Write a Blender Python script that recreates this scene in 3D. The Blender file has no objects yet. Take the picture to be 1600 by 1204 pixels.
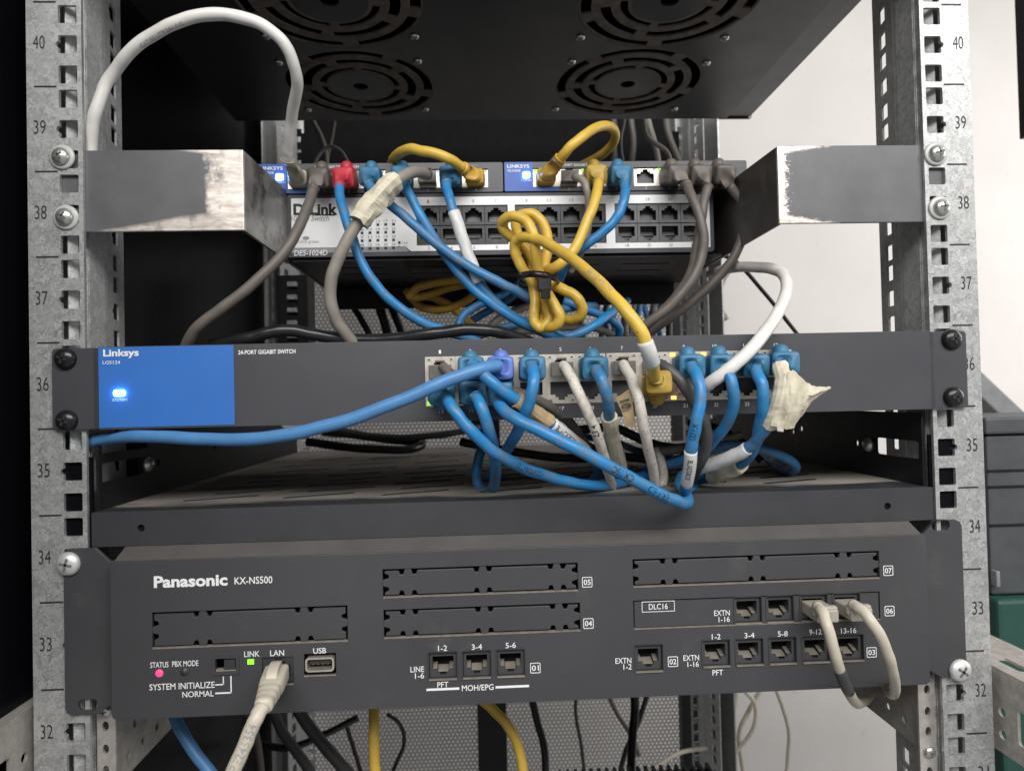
import bpy, bmesh, math, random
from mathutils import Vector, Matrix, noise as hnoise
from mathutils.geometry import delaunay_2d_cdt

S = bpy.context.scene
COL = S.collection
random.seed(7)

# ------------------------------------------------------------------ camera (all lengths below in millimetres)
MM = 0.001
CAM = Vector((-21.992, -369.291, -167.298))
YAW, PITCH, ROLL, FPX = 0.0468724, -0.0175668, -0.0235418, 1085.41
_f = Vector((math.sin(YAW) * math.cos(PITCH), math.cos(YAW) * math.cos(PITCH), -math.sin(PITCH)))
_r = Vector((math.cos(YAW), -math.sin(YAW), 0))
_u = _r.cross(_f)
R0 = _r * math.cos(ROLL) + _u * math.sin(ROLL)
U0 = _u * math.cos(ROLL) - _r * math.sin(ROLL)
cam_data = bpy.data.cameras.new('camera')
cam = bpy.data.objects.new('camera', cam_data)
COL.objects.link(cam)
cam.matrix_world = Matrix(((R0.x, U0.x, -_f.x, CAM.x * MM), (R0.y, U0.y, -_f.y, CAM.y * MM),
                           (R0.z, U0.z, -_f.z, CAM.z * MM), (0, 0, 0, 1)))
cam_data.sensor_width = 36
cam_data.lens = FPX / 1600 * 36
cam_data.clip_start = 0.01
cam_data.clip_end = 50
cam_data.dof.use_dof = True
cam_data.dof.focus_distance = 0.375
cam_data.dof.aperture_fstop = 14
S.camera = cam

# ------------------------------------------------------------------ world, lamps, exposure
world = bpy.data.worlds.new('World')
S.world = world
world.use_nodes = True
bg = world.node_tree.nodes['Background']
bg.inputs[0].default_value = (0.98, 0.985, 1, 1)
bg.inputs[1].default_value = 0.3


def area(name, loc, target, sx, sy, power, col=(1, 1, 1)):
    d = bpy.data.lights.new(name, 'AREA')
    d.shape = 'RECTANGLE'
    d.size, d.size_y, d.energy, d.color = sx * MM, sy * MM, power, col
    o = bpy.data.objects.new(name, d)
    COL.objects.link(o)
    o.location = Vector(loc) * MM
    o.rotation_euler = (Vector(target) - Vector(loc)).to_track_quat('-Z', 'Y').to_euler()
    return o


area('ceiling_light', (170, -1350, 800), (0, 0, -190), 2200, 600, 45, (1, 0.985, 0.97))
area('wall_fill_light', (1400, 200, 150), (500, 1000, -600), 900, 900, 10, (1, 0.975, 0.95))  # unseen fill lamp added to brighten the wall behind the rack
S.view_settings.view_transform = 'Standard'
S.view_settings.look = 'None'
S.view_settings.exposure = 0
S.view_settings.gamma = 1
S.view_settings.use_curve_mapping = False
S.cycles.max_bounces = 8
S.cycles.transparent_max_bounces = 12


# ------------------------------------------------------------------ helpers
def W(px, py, Y):
    """the point of the plane y = Y that stands behind a photograph pixel"""
    d = _f + R0 * ((px - 800) / FPX) - U0 * ((py - 602) / FPX)
    return CAM + d * ((Y - CAM.y) / d.y)


def SC(Y):
    return FPX / (Y - CAM.y)


def inside(p, poly):
    c = False
    j = len(poly) - 1
    for i in range(len(poly)):
        a, b = poly[i], poly[j]
        if (a[1] > p[1]) != (b[1] > p[1]) and p[0] < (b[0] - a[0]) * (p[1] - a[1]) / (b[1] - a[1]) + a[0]:
            c = not c
        j = i
    return c


class MB:
    def __init__(self):
        self.v, self.f, self.m, self.s = [], [], [], []
        self.mats = []

    def mi(self, mat):
        if mat not in self.mats:
            self.mats.append(mat)
        return self.mats.index(mat)

    def add(self, verts, faces, mat, smooth=False):
        b = len(self.v)
        self.v += [tuple(v) for v in verts]
        k = self.mi(mat)
        for f in faces:
            self.f.append([i + b for i in f])
            self.m.append(k)
            self.s.append(smooth)
        return self

    def box(self, x0, x1, y0, y1, z0, z1, mat):
        v = [(x, y, z) for x in (x0, x1) for y in (y0, y1) for z in (z0, z1)]
        return self.add(v, [(0, 1, 3, 2), (4, 6, 7, 5), (0, 4, 5, 1), (2, 3, 7, 6), (0, 2, 6, 4), (1, 5, 7, 3)], mat)

    def plate(self, outer, holes, y0, y1, mat, xf=None, front=True, back=True):
        """outline (x, z) with holes, from y0 (front) to y1; xf maps (x, y, z) elsewhere"""
        loops = [outer] + list(holes)
        flat = [p for l in loops for p in l]
        n = len(flat)
        edges, b = [], 0
        for l in loops:
            edges += [(b + i, b + (i + 1) % len(l)) for i in range(len(l))]
            b += len(l)
        cv, _, cf, _, _, _ = delaunay_2d_cdt([Vector((p[0], p[1])) for p in flat], edges, [], 0, 1e-5)
        tri = []
        for t in cf:
            c = sum((cv[i] for i in t), Vector((0, 0))) / len(t)
            if inside(c, outer) and not any(inside(c, h) for h in holes):
                tri.append(tuple(t))
        v = [(p[0], y0, p[1]) for p in flat] + [(p[0], y1, p[1]) for p in flat]
        f = []
        k = len(v)
        v += [(p[0], y0, p[1]) for p in cv] + [(p[0], y1, p[1]) for p in cv]
        if front:
            f += [tuple(i + k for i in t) for t in tri]
        if back:
            f += [tuple(i + k + len(cv) for i in reversed(t)) for t in tri]
        b = 0
        for l in loops:
            k = len(l)
            for i in range(k):
                j = (i + 1) % k
                f.append((b + i, b + j, b + j + n, b + i + n))
            b += k
        if xf:
            v = [xf(*p) for p in v]
        return self.add(v, f, mat)

    def loft(self, rings, mat, caps=True, smooth=True):
        n = len(rings[0])
        v = [p for r in rings for p in r]
        f = []
        for i in range(len(rings) - 1):
            for j in range(n):
                k = (j + 1) % n
                f.append((i * n + j, i * n + k, (i + 1) * n + k, (i + 1) * n + j))
        if caps:
            f.append(tuple(reversed(range(n))))
            f.append(tuple(range((len(rings) - 1) * n, len(rings) * n)))
        return self.add(v, f, mat, smooth)

    def lathe(self, c, axis, prof, mat, n=24, smooth=True):
        """prof: (distance along axis, radius)"""
        a = Vector(axis).normalized()
        x = a.orthogonal().normalized()
        y = a.cross(x)
        c = Vector(c)
        rings = [[c + a * d + (x * math.cos(t) + y * math.sin(t)) * max(r, 0.01)
                  for t in [2 * math.pi * k / n for k in range(n)]] for d, r in prof]
        return self.loft(rings, mat, True, smooth)

    def tube(self, pts, rad, mat, n=12, caps=True):
        rings = []
        for (p, t, nn, bb), r in zip(frames(pts), rad if isinstance(rad, list) else [rad] * len(pts)):
            rings.append([p + (nn * math.cos(a) + bb * math.sin(a)) * r for a in [2 * math.pi * k / n for k in range(n)]])
        return self.loft(rings, mat, caps, True)

    def text(self, s, cx, cz, y, w, h, mat, bold=0.0, lean=0.0, rot=0.0):
        """flat lettering facing -Y, fitted to a box w x h round (cx, cz)"""
        v, f = glyphs(s, bold)
        c, sn = math.cos(rot), math.sin(rot)
        out = []
        for a, b in v:
            xx, zz = (a - 0.5) * w + lean * (b - 0.5) * h, (b - 0.5) * h
            out.append((cx + xx * c - zz * sn, y, cz + xx * sn + zz * c))
        return self.add(out, f, mat)

    def build(self, name, parent=None, origin=None, bevel=0, sub=0, solid=0, recalc=True, weld=True):
        if origin is None:
            origin = root_loc(parent) if parent else Vector(self.v[0])
        origin = Vector(origin)
        me = bpy.data.meshes.new(name)
        me.from_pydata([(Vector(p) - origin) * MM for p in self.v], [], self.f)
        for m in self.mats:
            me.materials.append(m)
        me.polygons.foreach_set('material_index', self.m)
        me.polygons.foreach_set('use_smooth', self.s)
        if recalc:
            bm = bmesh.new()
            bm.from_mesh(me)
            if weld:
                bmesh.ops.remove_doubles(bm, verts=bm.verts, dist=1e-7)
            bmesh.ops.recalc_face_normals(bm, faces=bm.faces)
            bm.to_mesh(me)
            bm.free()
        me.update()
        o = bpy.data.objects.new(name, me)
        COL.objects.link(o)
        if parent:
            o.parent = parent
        else:
            o.location = origin * MM
            o['_o'] = list(origin)
        if solid:
            md = o.modifiers.new('solid', 'SOLIDIFY')
            md.thickness = solid * MM
            md.offset = 0
        if bevel:
            md = o.modifiers.new('bevel', 'BEVEL')
            md.width = bevel * MM
            md.segments = 2
            md.limit_method = 'ANGLE'
            md.angle_limit = math.radians(50)
        if sub:
            md = o.modifiers.new('sub', 'SUBSURF')
            md.levels = md.render_levels = sub
        return o


_gl = {}


def glyphs(s, bold=0.0):
    if (s, bold) in _gl:
        return _gl[(s, bold)]
    cu = bpy.data.curves.new('lettering', 'FONT')
    cu.body = s
    cu.size = 1
    cu.offset = bold
    cu.resolution_u = 3
    ob = bpy.data.objects.new('lettering', cu)
    me = ob.to_mesh()
    v = [(p.co.x, p.co.y) for p in me.vertices]
    f = [tuple(p.vertices) for p in me.polygons]
    ob.to_mesh_clear()
    bpy.data.objects.remove(ob)
    bpy.data.curves.remove(cu)
    x0, x1 = min(p[0] for p in v), max(p[0] for p in v)
    y0, y1 = min(p[1] for p in v), max(p[1] for p in v)
    v = [((a - x0) / max(x1 - x0, 1e-6), (b - y0) / max(y1 - y0, 1e-6)) for a, b in v]
    _gl[(s, bold)] = (v, f)
    return v, f


def root_loc(o):
    while o.parent:
        o = o.parent
    return Vector(o['_o'])


def thing(name, label, cat, loc, group=None):
    o = bpy.data.objects.new(name, None)
    COL.objects.link(o)
    o.empty_display_size = 0.01
    o.location = Vector(loc) * MM
    o['_o'] = list(loc)
    return tag(o, label, cat, group)


def tag(o, label, cat, group=None):
    o['label'] = label
    o['category'] = cat
    if group:
        o['group'] = group
    return o


def struct(o, kind='structure'):
    o['kind'] = kind
    return o


def frames(pts):
    pts = [Vector(p) for p in pts]
    n = len(pts)
    out = []
    nn = None
    for i, p in enumerate(pts):
        t = (pts[min(i + 1, n - 1)] - pts[max(i - 1, 0)])
        t = t.normalized() if t.length > 1e-9 else Vector((0, 0, 1))
        if nn is None:
            nn = t.orthogonal().normalized()
        nn = (nn - t * nn.dot(t))
        nn = nn.normalized() if nn.length > 1e-9 else t.orthogonal().normalized()
        out.append((p, t, nn, t.cross(nn)))
    return out


def spline(ctrl, per=9):
    """Catmull-Rom through the control points, returns points and their control index"""
    c = [Vector(p) for p in ctrl]
    c = [c[0] * 2 - c[1]] + c + [c[-1] * 2 - c[-2]]
    out, us = [], []
    for i in range(1, len(c) - 2):
        p0, p1, p2, p3 = c[i - 1:i + 3]
        for k in range(per):
            t = k / per
            out.append(0.5 * ((2 * p1) + (p2 - p0) * t + (2 * p0 - 5 * p1 + 4 * p2 - p3) * t * t + (3 * p1 - p0 - 3 * p2 + p3) * t ** 3))
            us.append(i - 1 + t)
    out.append(c[-2])
    us.append(len(c) - 3)
    for _ in range(2):
        out = [out[0]] + [(out[i - 1] + out[i] * 2 + out[i + 1]) / 4 for i in range(1, len(out) - 1)] + [out[-1]]
    return out, us


def rect(x0, x1, z0, z1, r=0, n=5):
    if r <= 0:
        return [(x0, z0), (x1, z0), (x1, z1), (x0, z1)]
    p = []
    for cx, cz, a in ((x1 - r, z0 + r, -90), (x1 - r, z1 - r, 0), (x0 + r, z1 - r, 90), (x0 + r, z0 + r, 180)):
        for k in range(n + 1):
            t = math.radians(a + 90 * k / n)
            p.append((cx + r * math.cos(t), cz + r * math.sin(t)))
    return p


def circ(cx, cz, r, n=20, rz=None):
    rz = rz or r
    return [(cx + r * math.cos(2 * math.pi * k / n), cz + rz * math.sin(2 * math.pi * k / n)) for k in range(n)]


# ------------------------------------------------------------------ materials
def _nodes(name):
    m = bpy.data.materials.new(name)
    m.use_nodes = True
    nt = m.node_tree
    return m, nt, nt.nodes['Principled BSDF']


def L(nt, a, b):
    nt.links.new(a, b)


def noise(nt, scale, detail=4, rough=0.6, stretch=None, seed=0.0):
    tc = nt.nodes.new('ShaderNodeTexCoord')
    mp = nt.nodes.new('ShaderNodeMapping')
    mp.inputs['Location'].default_value = (seed, seed * 0.7, seed * 1.3)
    if stretch:
        mp.inputs['Scale'].default_value = stretch
    L(nt, tc.outputs['Object'], mp.inputs[0])
    n = nt.nodes.new('ShaderNodeTexNoise')
    n.inputs['Scale'].default_value = scale
    n.inputs['Detail'].default_value = detail
    n.inputs['Roughness'].default_value = rough
    L(nt, mp.outputs[0], n.inputs['Vector'])
    return n.outputs['Fac']


def ramp(nt, src, lo, hi, c0=(0, 0, 0, 1), c1=(1, 1, 1, 1)):
    r = nt.nodes.new('ShaderNodeValToRGB')
    r.color_ramp.elements[0].position = lo
    r.color_ramp.elements[1].position = hi
    r.color_ramp.elements[0].color = c0
    r.color_ramp.elements[1].color = c1
    L(nt, src, r.inputs[0])
    return r.outputs[0]


def mix(nt, fac, a, b):
    m = nt.nodes.new('ShaderNodeMix')
    m.data_type = 'RGBA'
    for sock, val in ((m.inputs[0], fac), (m.inputs[6], a), (m.inputs[7], b)):
        if hasattr(val, 'is_linked') or hasattr(val, 'links'):
            L(nt, val, sock)
        elif isinstance(val, (int, float)):
            sock.default_value = val
        else:
            sock.default_value = tuple(val) + ((1,) if len(val) == 3 else ())
    return m.outputs[2]


def mth(nt, op, a, b=None, clamp=False):
    m = nt.nodes.new('ShaderNodeMath')
    m.operation = op
    m.use_clamp = clamp
    for i, v in enumerate((a, b)):
        if v is None:
            continue
        if isinstance(v, (int, float)):
            m.inputs[i].default_value = v
        else:
            L(nt, v, m.inputs[i])
    return m.outputs[0]


def bump(nt, p, src, strength, dist):
    b = nt.nodes.new('ShaderNodeBump')
    b.inputs['Strength'].default_value = strength
    b.inputs['Distance'].default_value = dist * MM
    L(nt, src, b.inputs['Height'])
    L(nt, b.outputs[0], p.inputs['Normal'])


def paint(name, col, rough=0.5, metal=0.0, var=0.15, scale=60, dirt=None, dirt_amt=0.0, dirt_scale=90, grain=0.15, grain_scale=1500, spec=0.5, stretch=None):
    """a plain surface with mottled tone, optional patches of dirt and a fine grain"""
    m, nt, p = _nodes(name)
    n = noise(nt, scale, 5, 0.6)
    lo = [c * (1 - var) for c in col]
    hi = [min(1, c * (1 + var)) for c in col]
    c = mix(nt, ramp(nt, n, 0.3, 0.7), lo, hi)
    if dirt:
        d = ramp(nt, noise(nt, dirt_scale, 8, 0.7, stretch, 3.1), 0.62 - dirt_amt * 0.3, 0.72 - dirt_amt * 0.22)
        c = mix(nt, d, c, dirt)
    L(nt, c, p.inputs['Base Color'])
    p.inputs['Metallic'].default_value = metal
    p.inputs['Specular IOR Level'].default_value = spec
    rr = mth(nt, 'ADD', mth(nt, 'MULTIPLY', noise(nt, scale * 2.3, 4, 0.6, None, 1.7), 0.22), rough - 0.11, True)
    L(nt, rr, p.inputs['Roughness'])
    if grain:
        bump(nt, p, noise(nt, grain_scale, 3), grain, 0.08)
    return m


def glow(name, col, strength):
    m, nt, p = _nodes(name)
    p.inputs['Base Color'].default_value = tuple(col) + (1,)
    p.inputs['Emission Color'].default_value = tuple(col) + (1,)
    p.inputs['Emission Strength'].default_value = strength
    return m


def galvanized(name='galvanized_steel', metal=0.55):
    m, nt, p = _nodes(name)
    tc = nt.nodes.new('ShaderNodeTexCoord')
    v = nt.nodes.new('ShaderNodeTexVoronoi')
    v.inputs['Scale'].default_value = 420
    v.inputs['Randomness'].default_value = 1
    add = nt.nodes.new('ShaderNodeMix')
    add.data_type = 'VECTOR'
    add.inputs[0].default_value = 0.012
    nz = nt.nodes.new('ShaderNodeTexNoise')
    nz.inputs['Scale'].default_value = 500
    L(nt, tc.outputs['Object'], nz.inputs['Vector'])
    L(nt, tc.outputs['Object'], add.inputs[4])
    L(nt, nz.outputs['Color'], add.inputs[5])
    L(nt, add.outputs[1], v.inputs['Vector'])
    sep = nt.nodes.new('ShaderNodeSeparateColor')
    L(nt, v.outputs['Color'], sep.inputs[0])
    n2 = noise(nt, 350, 6, 0.7)
    t = mth(nt, 'ADD', mth(nt, 'MULTIPLY', sep.outputs[0], 0.55), mth(nt, 'MULTIPLY', n2, 0.45))
    c = ramp(nt, t, 0.15, 0.85, (0.3, 0.305, 0.305, 1), (0.64, 0.645, 0.635, 1))
    big = ramp(nt, noise(nt, 25, 4), 0.35, 0.7)
    c = mix(nt, mth(nt, 'MULTIPLY', big, 0.25), c, (0.36, 0.355, 0.34))
    L(nt, c, p.inputs['Base Color'])
    p.inputs['Metallic'].default_value = metal
    L(nt, mth(nt, 'ADD', mth(nt, 'MULTIPLY', sep.outputs[1], 0.18), 0.36), p.inputs['Roughness'])
    bump(nt, p, t, 0.12, 0.1)
    return m


def scraped(name, side):
    """grey satin sheet steel, ground bare along the bend"""
    m, nt, p = _nodes(name)
    g = nt.nodes.new('ShaderNodeNewGeometry')
    sep = nt.nodes.new('ShaderNodeSeparateXYZ')
    L(nt, g.outputs['Position'], sep.inputs[0])
    X = mth(nt, 'MULTIPLY', sep.outputs[0], 1000 * side)   # mm, growing towards the outside
    Z = mth(nt, 'MULTIPLY', sep.outputs[2], 1000)
    w1 = noise(nt, 42, 6, 0.68, (1, 1, 0.7))
    w2 = noise(nt, 420, 6, 0.75, (0.6, 1, 1), 2.0)
    if side < 0:      # broad streaks
        edge = mth(nt, 'ADD', X, mth(nt, 'MULTIPLY', w1, 46))
        a = mth(nt, 'MULTIPLY', mth(nt, 'SUBTRACT', 191, mth(nt, 'ADD', edge, mth(nt, 'MULTIPLY', w2, 12))), 0.14, True)
        wedge = mth(nt, 'SUBTRACT', mth(nt, 'ADD', -75, mth(nt, 'MULTIPLY', mth(nt, 'SUBTRACT', 213, X), 0.16)), Z)
        b = mth(nt, 'MULTIPLY', mth(nt, 'ADD', wedge, mth(nt, 'MULTIPLY', w1, 3)), 0.4, True)
        wt = mth(nt, 'SUBTRACT', Z, mth(nt, 'ADD', -34.2, mth(nt, 'MULTIPLY', mth(nt, 'SUBTRACT', X, 172), 0.16)))
        c_ = mth(nt, 'MULTIPLY', wt, 0.5, True)
    else:             # narrow chipped edge
        edge = mth(nt, 'ADD', X, mth(nt, 'MULTIPLY', w2, 22))
        a = mth(nt, 'MULTIPLY', mth(nt, 'SUBTRACT', 160.5, edge), 0.6, True)
        wedge = mth(nt, 'SUBTRACT', mth(nt, 'ADD', -74.5, mth(nt, 'MULTIPLY', mth(nt, 'SUBTRACT', 172, X), 0.17)), Z)
        b = mth(nt, 'MULTIPLY', mth(nt, 'ADD', wedge, mth(nt, 'MULTIPLY', mth(nt, 'SUBTRACT', w2, 0.5), 6)), 0.8, True)
        wt = mth(nt, 'SUBTRACT', Z, mth(nt, 'ADD', -37, mth(nt, 'MULTIPLY', mth(nt, 'SUBTRACT', X, 150), 0.15)))
        c_ = mth(nt, 'MULTIPLY', mth(nt, 'ADD', wt, mth(nt, 'MULTIPLY', mth(nt, 'SUBTRACT', w2, 0.5), 6)), 0.6, True)
    f = mth(nt, 'MAXIMUM', mth(nt, 'MAXIMUM', a, b), c_)
    n = noise(nt, 220, 6, 0.7, (0.4, 1, 1.6))
    grey = mix(nt, ramp(nt, noise(nt, 40, 5), 0.3, 0.7), (0.095, 0.095, 0.1), (0.135, 0.135, 0.14))
    bare = ramp(nt, n, 0.3, 0.62, (0.42, 0.36, 0.31, 1), (0.84, 0.77, 0.7, 1))
    sm = ramp(nt, noise(nt, 75, 5, 0.6, (1.6, 1, 0.45), 7.0), 0.56, 0.7)
    bare = mix(nt, mth(nt, 'MULTIPLY', sm, 0.75), bare, (0.2, 0.18, 0.165))
    L(nt, mix(nt, f, grey, bare), p.inputs['Base Color'])
    L(nt, mth(nt, 'MULTIPLY', f, 0.55), p.inputs['Metallic'])
    L(nt, mth(nt, 'ADD', mth(nt, 'MULTIPLY', n, 0.25), 0.25), p.inputs['Roughness'])
    bump(nt, p, n, 0.12, 0.1)
    return m


def dusty_shelf():
    m, nt, p = _nodes('dusty_black_steel')
    a = noise(nt, 26, 6, 0.6, (0.6, 1.5, 1))
    b = noise(nt, 9, 4, 0.5, (1, 1, 1), 5)
    g = nt.nodes.new('ShaderNodeNewGeometry')
    sep = nt.nodes.new('ShaderNodeSeparateXYZ')
    L(nt, g.outputs['Position'], sep.inputs[0])
    front = mth(nt, 'MULTIPLY', mth(nt, 'SUBTRACT', mth(nt, 'MULTIPLY', sep.outputs[1], 1000), 15), 0.075)   # wiped near the lip
    d = mth(nt, 'ADD', mth(nt, 'MULTIPLY', mth(nt, 'SUBTRACT', a, 0.5), 4.2), mth(nt, 'MINIMUM', front, 1.0), True)
    nz = nt.nodes.new('ShaderNodeSeparateXYZ')
    L(nt, g.outputs['Normal'], nz.inputs[0])
    d = mth(nt, 'MULTIPLY', d, mth(nt, 'GREATER_THAN', mth(nt, 'ABSOLUTE', nz.outputs[2]), 0.7))
    d = mth(nt, 'MULTIPLY', d, ramp(nt, b, 0.2, 0.5, (0.55, 0.55, 0.55, 1), (1, 1, 1, 1)))
    fine = noise(nt, 500, 4, 0.7, None, 2)
    dust = mix(nt, fine, (0.22, 0.195, 0.17), (0.4, 0.36, 0.315))
    L(nt, mix(nt, d, (0.035, 0.037, 0.042), dust), p.inputs['Base Color'])
    L(nt, mth(nt, 'ADD', mth(nt, 'MULTIPLY', d, 0.45), 0.42, True), p.inputs['Roughness'])
    bump(nt, p, fine, 0.2, 0.15)
    return m


def wall_paint():
    m, nt, p = _nodes('textured_wall_paint')
    sp = ramp(nt, noise(nt, 38, 3, 0.5), 0.68, 0.74)
    c = mix(nt, ramp(nt, noise(nt, 5, 4), 0.3, 0.7), (0.6, 0.57, 0.545), (0.66, 0.63, 0.605))
    c = mix(nt, mth(nt, 'MULTIPLY', sp, 0.35), c, (0.42, 0.4, 0.38))
    L(nt, c, p.inputs['Base Color'])
    p.inputs['Roughness'].default_value = 0.8
    bump(nt, p, noise(nt, 120, 5), 0.25, 2.0)
    return m


def perforated():
    """sheet with staggered round holes one can see through"""
    m, nt, p = _nodes('perforated_sheet')
    tc = nt.nodes.new('ShaderNodeTexCoord')
    sep = nt.nodes.new('ShaderNodeSeparateXYZ')
    L(nt, tc.outputs['Object'], sep.inputs[0])
    px, pz = 5.6, 9.7

    def cell(ox, oz):
        u = mth(nt, 'ADD', mth(nt, 'MULTIPLY', sep.outputs[0], 1000 / px), ox)
        v = mth(nt, 'ADD', mth(nt, 'MULTIPLY', sep.outputs[2], 1000 / pz), oz)
        du = mth(nt, 'MULTIPLY', mth(nt, 'SUBTRACT', mth(nt, 'FRACT', u), 0.5), px)
        dv = mth(nt, 'MULTIPLY', mth(nt, 'SUBTRACT', mth(nt, 'FRACT', v), 0.5), pz)
        return mth(nt, 'SQRT', mth(nt, 'ADD', mth(nt, 'MULTIPLY', du, du), mth(nt, 'MULTIPLY', dv, dv)))
    d = mth(nt, 'MINIMUM', cell(100, 100), cell(100.5, 100.5))
    hole = mth(nt, 'LESS_THAN', d, 2.2)
    p.inputs['Base Color'].default_value = (0.2, 0.195, 0.185, 1)
    p.inputs['Roughness'].default_value = 0.5
    tr = nt.nodes.new('ShaderNodeBsdfTransparent')
    ms = nt.nodes.new('ShaderNodeMixShader')
    L(nt, hole, ms.inputs[0])
    L(nt, p.outputs[0], ms.inputs[1])
    L(nt, tr.outputs[0], ms.inputs[2])
    L(nt, ms.outputs[0], nt.nodes['Material Output'].inputs[0])
    return m


def jacket(name, col, dirt=(0.1, 0.1, 0.1), amt=0.25, rough=0.38, fleck=0.0):
    m, nt, p = _nodes(name)
    n = noise(nt, 70, 5)
    c = mix(nt, ramp(nt, n, 0.3, 0.7), [x * 0.9 for x in col], [min(1, x * 1.1) for x in col])
    d = ramp(nt, noise(nt, 160, 8, 0.75, None, 4.0), 0.64 - amt * 0.25, 0.8 - amt * 0.2)
    c = mix(nt, mth(nt, 'MULTIPLY', d, 0.75), c, dirt)
    if fleck:
        k = ramp(nt, noise(nt, 480, 5, 0.7, None, 9.0), 0.69 - fleck * 0.1, 0.71 - fleck * 0.1)
        c = mix(nt, k, c, (0.05, 0.045, 0.045))
    L(nt, c, p.inputs['Base Color'])
    L(nt, mth(nt, 'ADD', mth(nt, 'MULTIPLY', d, 0.25), mth(nt, 'ADD', mth(nt, 'MULTIPLY', n, 0.2), rough - 0.1), True), p.inputs['Roughness'])
    bump(nt, p, noise(nt, 110, 3), 0.25, 0.5)
    return m


GALV = galvanized()
GALV_WEB = galvanized('galvanized_channel', 0.12)
WALL = wall_paint()
PERF = perforated()
SHELF = dusty_shelf()
SCR_L, SCR_R = scraped('ground_steel_broad', -1), scraped('ground_steel_chipped', 1)
BLACK = paint('black_powder_coat', (0.009, 0.009, 0.011), 0.45, var=0.2, grain=0.1, spec=0.3)
BLACKM = paint('black_matte', (0.006, 0.006, 0.007), 0.75, spec=0.1)
CAVITY = paint('dark_cavity', (0.012, 0.012, 0.012), 0.8)
PANELBLK = paint('black_cabinet_sheet', (0.004, 0.0042, 0.006), 0.3, var=0.15, scale=8, grain=0.05, spec=0.12)
CHAR = paint('charcoal_plastic', (0.05, 0.05, 0.054), 0.5, var=0.1, scale=14, dirt=(0.068, 0.066, 0.066), dirt_amt=0.1, dirt_scale=30, grain=0.25, grain_scale=2600)
CHAR2 = paint('charcoal_sheet', (0.056, 0.057, 0.064), 0.42, var=0.08, scale=18, grain=0.18, grain_scale=2600)
CHARD = paint('dark_charcoal', (0.038, 0.039, 0.044), 0.45, var=0.1, scale=30)
DUSTLEDGE = paint('dusty_plastic', (0.2, 0.175, 0.145), 0.85, var=0.25, scale=200)
TOPDUST = paint('dusty_charcoal', (0.085, 0.079, 0.073), 0.6, var=0.15, scale=40)
SMEAR_SHEEN_L = paint('smeared_sheen_steel', (0.34, 0.325, 0.31), 0.35, 0.4, var=0.3, scale=40, dirt=(0.07, 0.065, 0.06), dirt_amt=0.5, dirt_scale=45)  # base lightened to paint in the reflection on the left side plate
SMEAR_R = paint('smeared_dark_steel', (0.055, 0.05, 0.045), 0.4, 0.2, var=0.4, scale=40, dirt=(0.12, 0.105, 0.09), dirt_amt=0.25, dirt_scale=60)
FANDUST = paint('dust_caked_grille', (0.12, 0.102, 0.088), 0.8, var=0.4, scale=120)
FANTRAY = paint('black_tray_sheet', (0.02, 0.021, 0.023), 0.36, var=0.2, scale=20, grain=0.1, spec=0.6)
FANLIP_LIT = paint('wall_lit_tray_lip', (0.15, 0.15, 0.155), 0.4, var=0.1)  # light from the wall painted in as a lighter grey than the tray
BLUEPANEL = paint('blue_panel', (0.038, 0.16, 0.5), 0.38, var=0.05, scale=20, grain=0.08)
BLUEDEEP = paint('deep_blue_panel', (0.025, 0.1, 0.4), 0.42, var=0.03, scale=20, grain=0.08)
WHITE = paint('white_print', (0.8, 0.8, 0.8), 0.6, var=0.03, grain=0)
GREYPRINT = paint('grey_print', (0.3, 0.3, 0.32), 0.6, var=0.03, grain=0)
INK = paint('black_print', (0.02, 0.02, 0.022), 0.6, grain=0)
STICKER = paint('white_sticker', (0.86, 0.86, 0.85), 0.35, var=0.04, scale=25, grain=0.03)
JACKMETAL = paint('jack_shield_metal', (0.72, 0.66, 0.58), 0.33, 0.75, var=0.12, scale=150, grain=0.05)
JACKBLK = paint('jack_black_plastic', (0.035, 0.035, 0.037), 0.35, var=0.2, scale=200)
JACKGREY = paint('jack_grey_plastic', (0.11, 0.11, 0.115), 0.35, var=0.25, scale=200)
PINS = paint('contact_pins', (0.5, 0.42, 0.28), 0.3, 0.8)
STEEL = paint('bright_screw_steel', (0.62, 0.62, 0.6), 0.28, 0.8, var=0.12, scale=300, grain=0.05)
STEELW = paint('white_zinc_screw', (0.7, 0.7, 0.68), 0.4, 0.5, var=0.08, scale=300)
SLOT = paint('screw_recess', (0.13, 0.13, 0.125), 0.5)
BLKSCREW = paint('black_screw', (0.018, 0.018, 0.019), 0.25, 0.3, grain=0.05)
WASHER = paint('clear_plastic_washer', (0.5, 0.5, 0.47), 0.3, var=0.05)
GREENBIN = paint('green_plastic', (0.018, 0.068, 0.054), 0.5, var=0.1)
GREYBOX = paint('grey_equipment', (0.06, 0.065, 0.07), 0.55, var=0.15)
GREYLT = paint('light_grey_plastic', (0.22, 0.22, 0.225), 0.5)
CREAMSTRUT = paint('galvanized_strut', (0.48, 0.45, 0.41), 0.45, 0.4, var=0.2, scale=200)
DULLSTEEL = paint('dull_punched_steel', (0.36, 0.34, 0.31), 0.5, 0.3, var=0.2, scale=120)
TAPE = paint('masking_tape', (0.6, 0.55, 0.42), 0.75, var=0.14, scale=90, grain=0.6, grain_scale=260)
TAPE_CREASE = 1
TANTAPE = paint('old_tan_tape', (0.42, 0.31, 0.17), 0.75, var=0.25, scale=110, grain=0.5, grain_scale=900)
SLEEVE = paint('white_label_sleeve', (0.62, 0.62, 0.6), 0.35, var=0.1, scale=140)
CLEAR = paint('smoky_clear_plug', (0.2, 0.19, 0.175), 0.18, var=0.15, scale=300, grain=0)
CLEAR.node_tree.nodes['Principled BSDF'].inputs['Transmission Weight'].default_value = 0.35
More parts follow.
